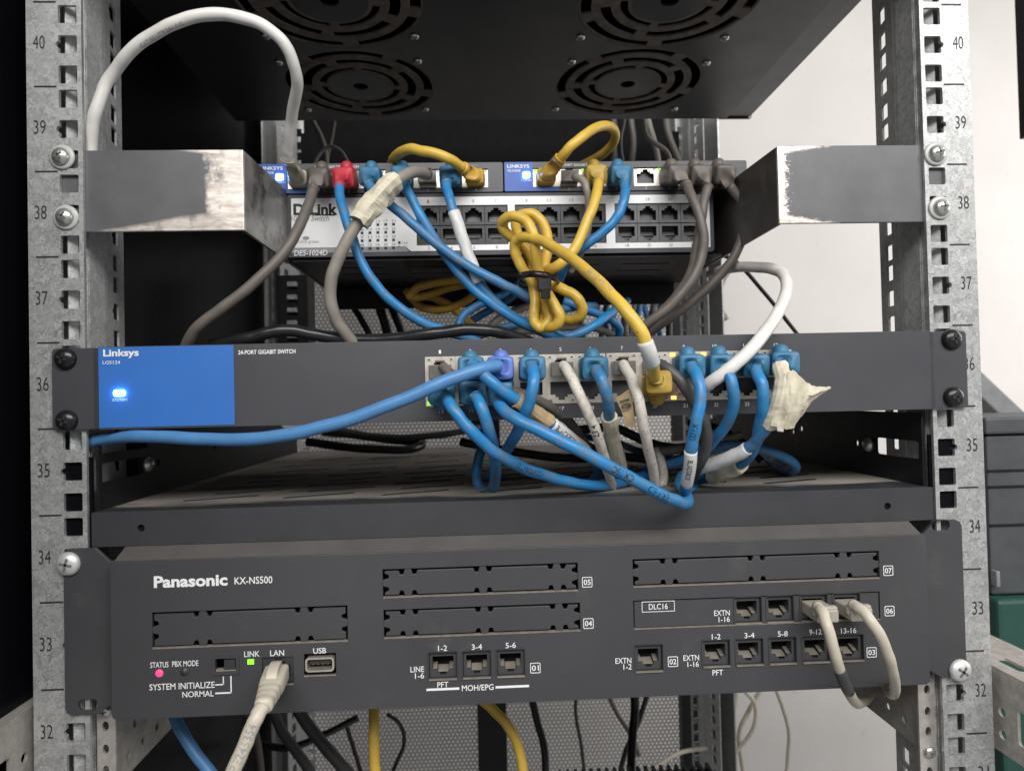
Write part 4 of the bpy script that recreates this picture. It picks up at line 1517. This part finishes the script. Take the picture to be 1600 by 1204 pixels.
# brown tag and thin brown loop by the seventh port
m = MB()
v = [W(*q) for q in [(962, 622, -20), (985, 606, -21), (990, 640, -20), (994, 668, -18), (978, 664, -17), (972, 645, -19)]]
m.add(v, [(0, 1, 2, 5), (5, 2, 3, 4)], TANTAPE)
p = W(977, 631, -21)
m.text('10', p.x, p.z, -21.6, 4.6, 5.2, INK, 0.004, 0, -1.3)
tag(m.build('paper_tag', solid=0.3), 'brown paper tag marked 10 tucked among the white cables', 'tag')
cable('empty tan cable stub lying on the dusty shelf under the wide switch', GRY, [(1025, 706, 50), (1070, 700, 60), (1115, 690, 76), (1155, 680, 95)], 2.9)
cable('blue cable curling on the right end of the dusty shelf', BLUED,
      [(1040, 725, 60), (1090, 708, 50), (1140, 695, 46), (1190, 703, 44), (1225, 714, 46), (1243, 728, 52), (1232, 736, 66), (1212, 728, 90), (1195, 710, 140)], 3.0)
cable('tan loop peeping over the wide switch behind the yellow label', GRY, [(1030, 560, 10), (1042, 545, 4), (1062, 540, 2), (1082, 545, 4), (1092, 556, 10)], 1.6)

# ------------------------------------------------------------------ cables of the two small switches
def sj(x0, k):
    a, c = ((x0 + 19, x0 + 82), (x0 + 86, x0 + 149))[k // 4]
    return (a + (c - a) * (k % 4 + 0.5) / 4, Yd, -23.5)


G2 = 'cables plugged into the small switches'
cable('thick white cable arching high over the left bracket into a ribbed boot', WHT,
      [(449, 249, 52), (450, 225, 44), (456, 180, 30), (464, 130, 12), (452, 82, 0), (415, 42, -6), (350, 22, -8), (280, 33, -8), (215, 70, -4), (172, 122, 4), (148, 180, 4), (142, 235, 9), (140, 300, 11), (146, 360, 16)], 3.2,
      [dict(kind='boot', at=sj(xsl, 0), mat=BEIGE, hood=False, h=10, w=12, bl=6.0, neck=0.82)], texts=[(7.4, 'CAT.5E UTP 24AWG', 2.6, GREYPRINT, -1, -0.5, 1)], group=G2)
cable('brown grey cable running down left from the small switch behind the blue panel', GRYD,
      [(489, 297, 52), (480, 325, 44), (462, 365, 34), (432, 408, 28), (385, 452, 24), (335, 490, 22), (300, 520, 24), (285, 560, 34)], 3.1,
      [dict(kind='boot', at=sj(xsl, 1), mat=GRYD, ribs=False)], group=G2)
cable('blue cable with a red boot curving down behind the wide switch', BLUE,
      [(530, 292, 55), (534, 320, 46), (548, 365, 40), (568, 415, 40), (598, 458, 42), (640, 492, 46), (685, 514, 52), (720, 524, 60), (760, 540, 70)], 2.9,
      [dict(kind='boot', at=sj(xsl, 2), mat=RED, ribs=False)], group=G2)
cable('blue cable crossing diagonally over the white switch from under the tape', BLUED,
      [(577, 290, 54), (592, 305, 48), (625, 332, 44), (665, 367, 44), (710, 402, 42), (760, 431, 40), (810, 456, 44), (850, 480, 54), (890, 500, 66)], 2.9,
      [dict(kind='boot', at=sj(xsl, 3), mat=BOOTB)], group=G2)
cable('blue cable crossing under its neighbour in front of the first black jacks', BLUE,
      [(630, 286, 54), (642, 308, 48), (662, 345, 46), (690, 390, 48), (722, 432, 48), (757, 466, 48), (800, 496, 50), (845, 518, 54), (890, 535, 64)], 2.9,
      [dict(kind='boot', at=sj(xsl, 4), mat=BOOTB)], group=G2)
cable('grey cable wrapped with torn cream tape in front of the printed logo', GRY,
      [(668, 273, 62), (650, 268, 48), (628, 277, 38), (603, 296, 32), (577, 325, 28), (551, 360, 26), (528, 405, 26), (516, 450, 28), (522, 492, 32), (545, 527, 40), (580, 560, 50)], 3.5,
      [dict(kind='plug', at=sj(xsl, 5), mat=CLEAR, out=8)], wraps=[(2.4, 4.75, TAPE, 2.15, 0.17)], group=G2)
cable('blue cable with a long white tape sleeve hanging before the black jacks', BLUE,
      [(697, 288, 54), (701, 305, 47), (708, 328, 44), (720, 365, 44), (734, 405, 46), (752, 445, 48), (780, 477, 50), (815, 502, 54), (860, 522, 60), (900, 540, 68)], 2.9,
      [dict(kind='boot', at=sj(xsl, 6), mat=BOOTB)], wraps=[(2.1, 4.9, SLEEVE, 1.3, 0.06)], group=G2)
cable('yellow cable arching back over the small switch from a mustard boot', YEL,
      [(722, 262, 62), (700, 247, 52), (665, 236, 52), (635, 234, 60), (617, 245, 80), (610, 262, 110), (605, 280, 150)], 3.2,
      [dict(kind='boot', at=sj(xsl, 7), mat=YELD, hood=False, h=10, w=12, bl=6.0, neck=0.85)], group=G2)
cable('yellow cable looping up and back over the right small switch', YEL,
      [(876, 247, 58), (893, 228, 52), (920, 206, 56), (945, 196, 68), (960, 204, 84), (958, 224, 100), (940, 242, 116), (915, 255, 136), (890, 270, 160)], 3.1,
      [dict(kind='boot', at=sj(xsr, 0), mat=YELD, hood=False, h=10, w=12, bl=6.0, neck=0.85)], group=G2)
cable('thin grey cable slipping down beside the yellow one in the right small switch', GRY,
      [(898, 276, 70), (910, 282, 62), (918, 300, 60), (921, 330, 62), (917, 365, 62), (905, 400, 60), (890, 425, 64)], 2.4,
      [dict(kind='plug', at=sj(xsr, 1), mat=CLEAR, out=7)], group=G2)
yl_ = [(1022, 588, -27), (1021, 575, -36), (1013, 548, -46), (998, 512, -48), (965, 470, -42), (918, 424, -18), (875, 392, 8), (840, 374, 26), (815, 371, 36), (804, 384, 42), (812, 412, 44), (830, 440, 44),
       (836, 470, 42), (834, 500, 40), (845, 512, 38), (858, 498, 38), (853, 468, 40), (846, 440, 42), (836, 408, 46), (815, 382, 48), (793, 366, 46), (784, 348, 42), (798, 338, 36), (822, 345, 32), (834, 370, 30), (838, 405, 32),
       (846, 440, 36), (862, 470, 32), (876, 496, 30), (862, 512, 34), (845, 502, 44), (838, 472, 50), (836, 440, 52), (830, 405, 54), (812, 372, 56), (806, 345, 54), (826, 333, 50), (848, 348, 48), (856, 385, 48), (850, 420, 48), (852, 440, 46),
       (872, 448, 40), (898, 462, 36), (910, 484, 38), (898, 499, 44), (872, 494, 52), (856, 470, 56), (846, 440, 56), (846, 424, 52), (866, 418, 42), (893, 396, 40), (915, 352, 42), (930, 312, 46), (935, 286, 55)]
cable('long yellow cable coiled and tied before the white switch, running to a lower port', YEL, yl_, 3.15,
      [dict(kind='boot', at=botj(7), up=-1, mat=BOOTY), dict(kind='boot', at=sj(xsr, 2), mat=BOOTY, end=True, ribs=False)], wraps=[(1.25, 2.45, SLEEVE, 1.22, 0.02)], texts=[(4.6, '24AWG 4PR UTP', 2.8, GREYPRINT, -1, 0.3, 1)], group=G2)
t = thing('cable_tie', 'black cable tie cinched round the coil of yellow cable', 'cable tie', W(845, 442, 25))
cc = W(842, 440, 46)
m = MB()
ring = [cc + Vector((math.cos(a) * 12.5, math.sin(a) * 18, 2.2 * math.cos(a + 2.6))) for a in [2 * math.pi * k / 32 for k in range(33)]]
v, f = [], []
for q in ring:
    v += [q + Vector((0, 0, -1.9)), q + Vector((0, 0, 1.9))]
m.add(v, [(2 * i, 2 * i + 1, 2 * i + 3, 2 * i + 2) for i in range(32)], BLK, True)
m.build('strap', t, solid=0.9)
m = MB()
p = W(851, 446, 24)
m.box(p.x - 4, p.x + 4, 23, 28, p.z - 3.2, p.z + 4.2, BLK)
m.build('lock_head', t, bevel=0.8)
m = MB()
m.box(p.x - 2.6, p.x + 2.8, 20, 23.5, p.z - 8, p.z - 2.0, BLKSCREW)
m.build('cut_tail', t, bevel=0.5)
cable('blue cable bending left from the fourth port of the right small switch', BLUE,
      [(976, 288, 54), (976, 310, 46), (964, 340, 44), (938, 366, 46), (908, 388, 50), (885, 410, 58), (872, 440, 70)], 3.0,
      [dict(kind='boot', at=sj(xsr, 3), mat=BOOTB)], group=G2)
cable('brown grey cable, left one of the pair hanging before the white switch end', GRYD,
      [(1074, 291, 54), (1083, 310, 46), (1095, 345, 42), (1099, 385, 42), (1085, 430, 42), (1050, 475, 44), (1008, 508, 50), (985, 530, 60)], 2.9,
      [dict(kind='boot', at=sj(xsr, 5), mat=GRYD, ribs=False)], group=G2)
cable('brown grey cable, right one of the pair crossing behind its twin', GRYD,
      [(1106, 292, 56), (1100, 318, 52), (1094, 350, 50), (1088, 385, 50), (1080, 425, 52), (1055, 465, 56), (1020, 500, 62), (990, 530, 72)], 2.9,
      [dict(kind='boot', at=sj(xsr, 6), mat=GRYD, ribs=False)], group=G2)
cable('brown grey cable emerging below the right bracket and running down left', GRYD,
      [(1140, 290, 62), (1162, 320, 62), (1162, 360, 62), (1148, 400, 62), (1115, 440, 66), (1070, 480, 70), (1025, 512, 76), (995, 535, 84)], 3.0,
      [dict(kind='boot', at=sj(xsr, 7), mat=GRYD, ribs=False)], group=G2)

# ------------------------------------------------------------------ loose cables behind
cable('thick black power cable lying along the top edge of the wide switch', BLK,
      [(330, 540, 40), (395, 526, 36), (440, 516, 36), (490, 522, 40), (540, 530, 44), (610, 530, 40), (680, 520, 34), (740, 514, 32), (785, 520, 36), (830, 535, 44)], 3.6, name='power_cable')
for i, (pts, mat, r, lab) in enumerate([
    ([(745, 434, 135), (700, 439, 130), (655, 448, 128), (640, 463, 130), (660, 463, 138), (700, 450, 142), (730, 444, 146)], YELD, 3.0, 'dull yellow cable folded in a flat loop behind, beneath the white switch'),
    ([(660, 460, 150), (690, 470, 150), (715, 488, 146), (740, 512, 140), (760, 540, 140)], YELD, 3.0, 'dull yellow cable slanting down right behind the folded loop'),
    ([(634, 453, 152), (655, 478, 150), (690, 484, 146), (725, 472, 144), (748, 455, 146)], YELD, 3.0, 'dull yellow cable sagging beneath the folded loop'),
    ([(715, 520, 120), (722, 495, 122), (745, 478, 126), (780, 462, 130), (805, 445, 140), (830, 420, 150)], BLUE, 3.0, 'blue cable bending up right behind the yellow coil'),
    ([(880, 470, 110), (920, 485, 112), (955, 500, 118), (968, 515, 128), (960, 540, 140)], BLUE, 3.0, 'blue cable passing behind the foot of the yellow coil'),
    ([(860, 520, 95), (890, 525, 92), (925, 510, 94), (950, 492, 104), (980, 470, 140)], BLUE, 3.0, 'blue cable rising right behind the big yellow cable'),
    ([(800, 520, 170), (850, 515, 170), (920, 512, 170), (965, 525, 170)], GRY, 2.6, 'grey cable arching low behind the yellow coil'),
    ([(760, 520, 150), (780, 497, 150), (820, 480, 160), (850, 470, 180)], GRY, 3.0, 'grey cable rising behind the white tape sleeve'),
    ([(538, 450, 260), (548, 472, 262), (562, 495, 262), (578, 525, 262), (590, 560, 262)], BLK, 3.0, 'slim black cable hanging left of the other black ones under the white switch'),
    ([(585, 445, 250), (590, 470, 250), (600, 500, 250), (612, 540, 250)], BLK, 4.2, 'thick black cable hanging in the middle under the white switch'),
    ([(600, 445, 270), (608, 470, 270), (620, 500, 270), (636, 545, 270)], BLK, 3.6, 'black cable hanging to the right of the thick one under the white switch'),
    ([(1095, 395, 210), (1145, 405, 215), (1195, 458, 225), (1246, 522, 235), (1290, 585, 245), (1335, 670, 255)], BLK, 1.8, 'thin black cable slanting down before the white wall'),
    ([(1135, 500, 430), (1122, 470, 430), (1128, 440, 430), (1145, 415, 430)], GRY, 3.4, 'grey cable hooked on the rear right rail before the wall'),
    ([(1118, 540, 440), (1124, 520, 436), (1122, 500, 432), (1121, 470, 430), (1118, 430, 430)], GRY, 2.6, 'thin grey cable hanging down the rear right rail'),
    ([(1010, 180, 400), (1020, 215, 396), (1028, 250, 394), (1030, 300, 394)], GRY, 3.4, 'grey cable hanging behind the right small switch under the fan tray'),
    ([(985, 180, 410), (990, 220, 408), (986, 260, 408)], GRYD, 3.4, 'brown cable hanging beside the grey one under the fan tray'),
    ([(1040, 180, 410), (1046, 215, 408), (1062, 255, 408)], GRYD, 4.0, 'thick brown cable hanging nearest the rear rail under the fan tray'),
    ([(958, 185, 420), (962, 225, 420), (958, 265, 420)], DGRY, 4.0, 'dark cable hanging leftmost of the group under the fan tray'),
    ([(488, 188, 330), (500, 210, 326), (508, 235, 324), (512, 270, 324)], GRY, 2.6, 'grey cable hanging behind the left small switch'),
    ([(522, 190, 330), (518, 215, 330), (512, 240, 330), (506, 270, 330)], GRYD, 2.4, 'brown cable crossing the grey one behind the left small switch'),
    ([(488, 262, 300), (498, 242, 300), (515, 229, 300), (534, 238, 300), (548, 265, 300)], GRY, 1.9, 'thin grey cable arched just behind the left small switch'),
    ([(850, 440, 330), (858, 470, 330), (866, 510, 330)], BLK, 3.4, 'black cable hanging behind the yellow coil'),
    ([(960, 440, 400), (962, 470, 398), (958, 505, 396), (966, 540, 396)], BLUED, 3.2, 'dusty blue cable hanging left among the tangle behind'),
    ([(985, 438, 390), (992, 470, 388), (986, 505, 388), (990, 540, 388)], GRY, 3.2, 'grey cable hanging in the tangle behind the big yellow cable'),
    ([(1008, 440, 400), (1006, 475, 400), (1014, 505, 400), (1010, 545, 400)], BLUED, 3.4, 'dusty blue cable hanging in the middle of the tangle behind'),
    ([(1030, 440, 395), (1034, 470, 395), (1028, 500, 395), (1036, 545, 395)], BLUED, 3.2, 'dusty blue cable hanging nearest the rear rail in the tangle'),
    ([(940, 445, 410), (932, 475, 410), (940, 515, 410), (936, 550, 410)], DGRY, 3.4, 'dark cable hanging at the left edge of the tangle behind'),
    ([(948, 436, 300), (952, 462, 298), (946, 490, 298), (953, 540, 298)], BLUED, 3.0, 'dusty blue cable hanging just right of the yellow coil foot'),
    ([(972, 432, 340), (978, 470, 336), (975, 505, 336), (980, 545, 336)], GRYD, 3.2, 'brown cable hanging in the tangle under the white switch'),
    ([(997, 432, 330), (1000, 470, 330), (996, 500, 330), (1001, 545, 330)], BLUED, 3.0, 'dusty blue cable hanging behind the big yellow cable'),
    ([(1020, 432, 360), (1022, 470, 360), (1019, 500, 360), (1024, 545, 360)], DGRY, 3.6, 'dark cable hanging before the rear right rail in the tangle'),
    ([(1045, 432, 380), (1040, 470, 380), (1046, 505, 380), (1044, 545, 380)], BLK, 4.0, 'black cable hanging nearest the rear right rail in the tangle'),
    ([(905, 440, 260), (915, 470, 256), (908, 505, 256), (918, 545, 256)], GRY, 3.0, 'grey cable hanging behind the right loop of the yellow coil'),
    ([(700, 540, 100), (760, 520, 96), (830, 500, 100), (880, 482, 110), (930, 478, 130)], BLUED, 3.0, 'dusty blue cable rising right through the middle behind the yellow coil'),
    ([(730, 505, 160), (790, 470, 150), (830, 440, 150)], BLUE, 3.0, 'short blue cable rising behind the tape sleeve to the yellow coil'),
    ([(1005, 182, 330), (1012, 215, 330), (1040, 235, 335), (1050, 262, 340)], GRY, 2.6, 'grey cable bent right under the fan tray, before the others'),
    ([(975, 182, 360), (968, 225, 360), (974, 265, 360)], DGRY, 3.0, 'dark cable hanging right behind the yellow loop under the fan tray'),
    ([(900, 672, 120), (960, 668, 116), (1010, 690, 110), (1060, 700, 100), (1120, 690, 110)], DGRY, 3.2, 'dark cable looping low behind the white cables above the shelf'),
    ([(1075, 660, 150), (1120, 668, 140), (1160, 690, 120), (1190, 720, 110)], BLK, 2.6, 'black cable slanting down to the right end of the dusty shelf'),
    ([(505, 675, 330), (560, 680, 320), (620, 688, 310), (660, 690, 300), (640, 702, 280), (560, 700, 270), (480, 690, 280)], BLK, 4.0, 'black cable coiled on the back of the dusty shelf'),
    ([(500, 665, 300), (590, 682, 290), (680, 680, 290), (750, 668, 300)], DGRY, 3.2, 'dark cable sagging before the perforated door above the shelf'),
    ([(720, 690, 150), (800, 705, 140), (880, 715, 130), (960, 712, 130), (1040, 720, 120)], DGRY, 3.2, 'dark cable lying on the shelf behind the blue loops'),
    ([(900, 680, 220), (960, 690, 200), (1000, 705, 170), (1050, 712, 150)], BLUED, 3.0, 'dusty blue cable lying far back on the dusty shelf'),
    ([(860, 665, 180), (910, 690, 165), (950, 715, 150), (1000, 745, 120)], GRY, 3.0, 'grey cable lying across the dusty shelf behind the white loops'),
]):
    cable(lab, mat, pts, r)

# ------------------------------------------------------------------ cables of the exchange unit
t = cable('beige cable with a snagless plug in the bottom left socket of the exchange unit', BEIGE,
          [(411, 1103, -46), (400, 1122, -50), (386, 1155, -52), (368, 1195, -54), (345, 1250, -56)], 3.3, texts=[(2.1, 'E245354', 4.0, GREYPRINT, -1, 0.0, 1), (3.1, 'TP', 4.0, GREYPRINT, -1, 0.0, 1)])
base = Vector((lan[0], Yp - 1, lan[1] - 0.5))
rings = []
e0, e1 = base, W(411, 1104, -46)
for i in range(22):
    k = i / 21
    p = e0.lerp(e1, k)
    tg = (e1 - e0).normalized()
    x = tg.cross(Vector((0, 0, 1))).normalized()
    yv = x.cross(tg)
    w = 11.8 - 3.6 * max(0, k - 0.4) / 0.6
    h = 8.6 - 1.2 * max(0, k - 0.4) / 0.6
    if k > 0.5 and i % 3 == 0:
        w, h = w * 0.88, h * 0.88
    rings.append(superell(p, x, yv, w, h, 24, 0.3 + 0.5 * k))
m = MB()
m.loft(rings, BEIGE, True, True)
m.build('plug', t)
m = MB()
tg = (e1 - e0).normalized()
x = tg.cross(Vector((0, 0, 1))).normalized()
yv = x.cross(tg)
lr = []
for k, h in ((-0.02, 6.4), (0.1, 7.2), (0.22, 7.6), (0.36, 7.0), (0.46, 5.0)):
    p = e0.lerp(e1, k)
    lr.append(superell(p + yv * (h - 1.6), x, yv, 5.4, 2.6, 16, 0.4))
m.loft(lr, BEIGE, True, True)
m.build('latch_hood', t)


def phone_lead(label, jx, jz, pts, mat, wraps=()):
    c = cable(label, mat, pts, 2.7, wraps=wraps, name='phone_cable')
    m = MB()
    m.box(jx - 5.6, jx + 5.6, Yp - 15, Yp + 3, jz - 3.4, jz + 3.2, CLEARW)
    pl = m.build('plug', c, bevel=0.9)
    m = MB()
    m.box(jx - 6.4, jx + 6.4, Yp - 13, Yp - 9, jz - 1, jz + 4.2, CLEARW)
    m.build('plug_collar', pl, bevel=1.2)
    return c


CLEARW = paint('milky_clear_plug', (0.5, 0.46, 0.39), 0.2, var=0.1, scale=300, grain=0)
CLEARW.node_tree.nodes['Principled BSDF'].inputs['Transmission Weight'].default_value = 0.25
phone_lead('beige phone cable with a dark band, left of the two in the exchange unit', jc[2][0], jc[2][1],
           [(1277, 946, -24), (1288, 962, -34), (1299, 1000, -38), (1310, 1040, -34), (1322, 1072, -22), (1338, 1098, -2), (1352, 1092, 20), (1366, 1075, 50), (1385, 1050, 100)], BEIGE, [(3.05, 4.3, DGRY, 1.06, 0.01)])
phone_lead('beige phone cable, right one of the two in the exchange unit', jc[3][0], jc[3][1],
           [(1332, 944, -24), (1350, 956, -33), (1374, 990, -38), (1390, 1030, -34), (1397, 1062, -22), (1397, 1082, -4), (1388, 1080, 20), (1378, 1060, 60)], BEIGE)

# ------------------------------------------------------------------ below the exchange unit
for pts, mat, r, lab in [
    ([(262, 1090, 60), (275, 1125, 50), (298, 1165, 44), (335, 1215, 40)], BLUEC, 3.4, 'blue cable hanging under the left end of the exchange unit'),
    ([(580, 1080, 70), (585, 1120, 60), (584, 1160, 56), (588, 1230, 54)], YEL, 3.3, 'yellow cable hanging straight under the exchange unit'),
    ([(735, 1080, 80), (770, 1108, 76), (798, 1140, 74), (814, 1180, 72), (820, 1230, 72)], YEL, 3.2, 'yellow cable curving down right under the exchange unit'),
    ([(830, 1085, 300), (840, 1130, 300), (850, 1165, 300), (854, 1230, 300)], BLK, 3.6, 'black cable hanging right of the curved yellow cable'),
    ([(992, 1070, 260), (992, 1110, 260), (988, 1150, 260), (986, 1220, 260)], BLK, 4.0, 'thick black cable hanging straight before the lower mesh'),
    ([(900, 1080, 420), (900, 1120, 420), (908, 1160, 420), (915, 1220, 420)], DGRY, 2.0, 'thin dark cable hanging mid way before the lower mesh'),
    ([(945, 1070, 360), (962, 1110, 360), (985, 1145, 350), (1000, 1180, 340)], GRY, 2.6, 'grey cable slanting behind the straight black one'),
    ([(1020, 1060, 300), (1000, 1120, 290), (975, 1180, 290), (965, 1230, 290)], DGRY, 2.4, 'dark cable slanting left behind the straight black one'),
    ([(450, 1080, 220), (480, 1130, 215), (520, 1180, 210), (560, 1225, 208)], DGRY, 5.0, 'thick grey cable slanting right behind the beige plug'),
    ([(420, 1090, 260), (440, 1140, 255), (475, 1190, 250), (500, 1230, 250)], DGRY, 4.4, 'dark grey cable next to the thick slanting one'),
    ([(400, 1160, 320), (450, 1168, 316), (500, 1150, 320), (560, 1120, 330)], BLK, 3.4, 'black cable rising right behind the slanting grey ones'),
    ([(380, 1100, 300), (400, 1150, 296), (410, 1225, 296)], GRYD, 3.4, 'brown cable hanging behind the beige plug'),
    ([(540, 1130, 380), (552, 1165, 380), (570, 1225, 380)], BLK, 2.2, 'thin black cable beside the straight yellow one'),
    ([(605, 1115, 420), (625, 1130, 420), (632, 1160, 420), (622, 1185, 420), (610, 1215, 420)], BLK, 2.2, 'thin black cable bowed to the right of the straight yellow one'),
    ([(1190, 1075, 520), (1170, 1110, 520), (1155, 1150, 520), (1165, 1225, 520)], BEIGE, 3.0, 'beige cable hanging near the rear rail before the wall'),
    ([(1160, 1075, 500), (1180, 1100, 500), (1176, 1140, 500), (1145, 1180, 500)], BEIGE, 2.6, 'beige cable bowed right beside the rear rail before the wall'),
    ([(1152, 1050, 520), (1148, 1110, 505), (1125, 1160, 450), (1060, 1176, 400), (1000, 1215, 380)], BEIGE, 2.4, 'beige cable running left past the rear rail at the bottom'),
    ([(1212, 1075, 400), (1225, 1110, 396), (1233, 1150, 394), (1228, 1220, 394)], BEIGE, 2.2, 'thin beige cable hanging alone before the white wall'),
]:
    cable(lab, mat, pts, r)

t = thing('finned_heatsink', 'black finned device top at the bottom edge under the exchange unit', 'device', W(960, 1200, 240))
m = MB()
a, c = W(868, 1202, 240), W(1108, 1186, 240)
zt = (a.z + c.z) / 2
m.box(a.x, c.x, 90, 240, zt - 60, zt - 6, BLACK)
m.build('body', t)
m = MB()
n = 20
for k in range(n):
    x = a.x + (c.x - a.x) * (k + 0.5) / n
    m.box(x - 1.3, x + 1.3, 88, 238, zt - 6.1, zt, BLACK)
m.build('fins', t)
t = tag(MB().box(-215, 215, 30, 330, -560, -470, BLACK).build('lower_device'), 'black device mounted under the picture edge', 'device') if False else None

# dark tall duct with bundle at the back left, and a pale folded bracket
t = thing('cable_manager', 'black cable manager with finger slots behind the left bracket', 'cable manager', W(455, 520, 300))
m = MB()
p0, p1 = W(432, 430, 300), W(482, 530, 300)
m.box(p0.x, p1.x, 300, 330, p1.z - 40, p0.z, BLACK)
m.build('duct', t, bevel=1)
for k in range(5):
    q = W(450, 445 + k * 20, 299)
    m = MB()
    m.box(q.x, q.x + 9, 294, 299.8, q.z - 2.4, q.z + 2.4, GALV)
    m.build('finger', t, bevel=0.6)
t = tag(MB().box(*sorted((W(352, 1110, 420).x, W(412, 1110, 420).x)), 418, 421, W(440, 1160, 420).z, 60, PANELBLK).build('rear_panel'), 'dark rear filler panel beside the left rear rail', 'panel') if False else None

# ------------------------------------------------------------------ beyond the right rail
t = thing('equipment_case', 'dark grey stacked equipment case standing right of the rack', 'case', (330, 190, -420))
m = MB()
q0, q1 = W(1538, 652, 150), W(1538, 930, 150)
m.box(q0.x + 1, q0.x + 300, 150, 238, q1.z, q0.z - 14, GREYBOX)
m.build('body', t, bevel=2)
m = MB()
m.box(q0.x - 2, q0.x + 304, 146, 240, q0.z - 13, q0.z, GREYBOX)
m.build('lid', t, bevel=2)
m = MB()
for yy in (735, 760, 820):
    qz = W(1560, yy, 150).z
    m.box(q0.x + 1, q0.x + 300, 148.8, 149.9, qz - 0.8, qz + 0.8, BLACK)
m.build('seams', t)
m = MB()
p = W(1553, 902, 148)
m.box(p.x - 1.5, p.x + 1.5, 143, 149.7, p.z - 6, p.z + 6, GREYLT)
m.build('latch', t, bevel=0.8)
m = MB()
q2 = W(1560, 1100, 150)
m.box(q0.x - 2, q0.x + 320, 140, 236, q2.z - 120, q1.z - 1, GREENBIN)
tag(m.build('storage_bin', bevel=3), 'green plastic bin under the grey case right of the rack', 'bin')
m = MB()
pts = [W(1500, 545, 300), W(1535, 580, 300), W(1620, 660, 300), W(1620, 690, 300), W(1575, 660, 300), W(1500, 590, 300)]
m.plate([(p.x, p.z) for p in pts], [], 300, 330, GREYLT)
tag(m.build('folded_bracket', bevel=2), 'light grey slanted support leaning above the dark grey case', 'support')
m = MB()
p = W(1589, 100, 310)
m.box(p.x, p.x + 60, 298, 310, W(1590, 212, 300).z, 400, PANELBLK)
tag(m.build('door_post'), 'black door post at the upper right beyond the rack', 'post')
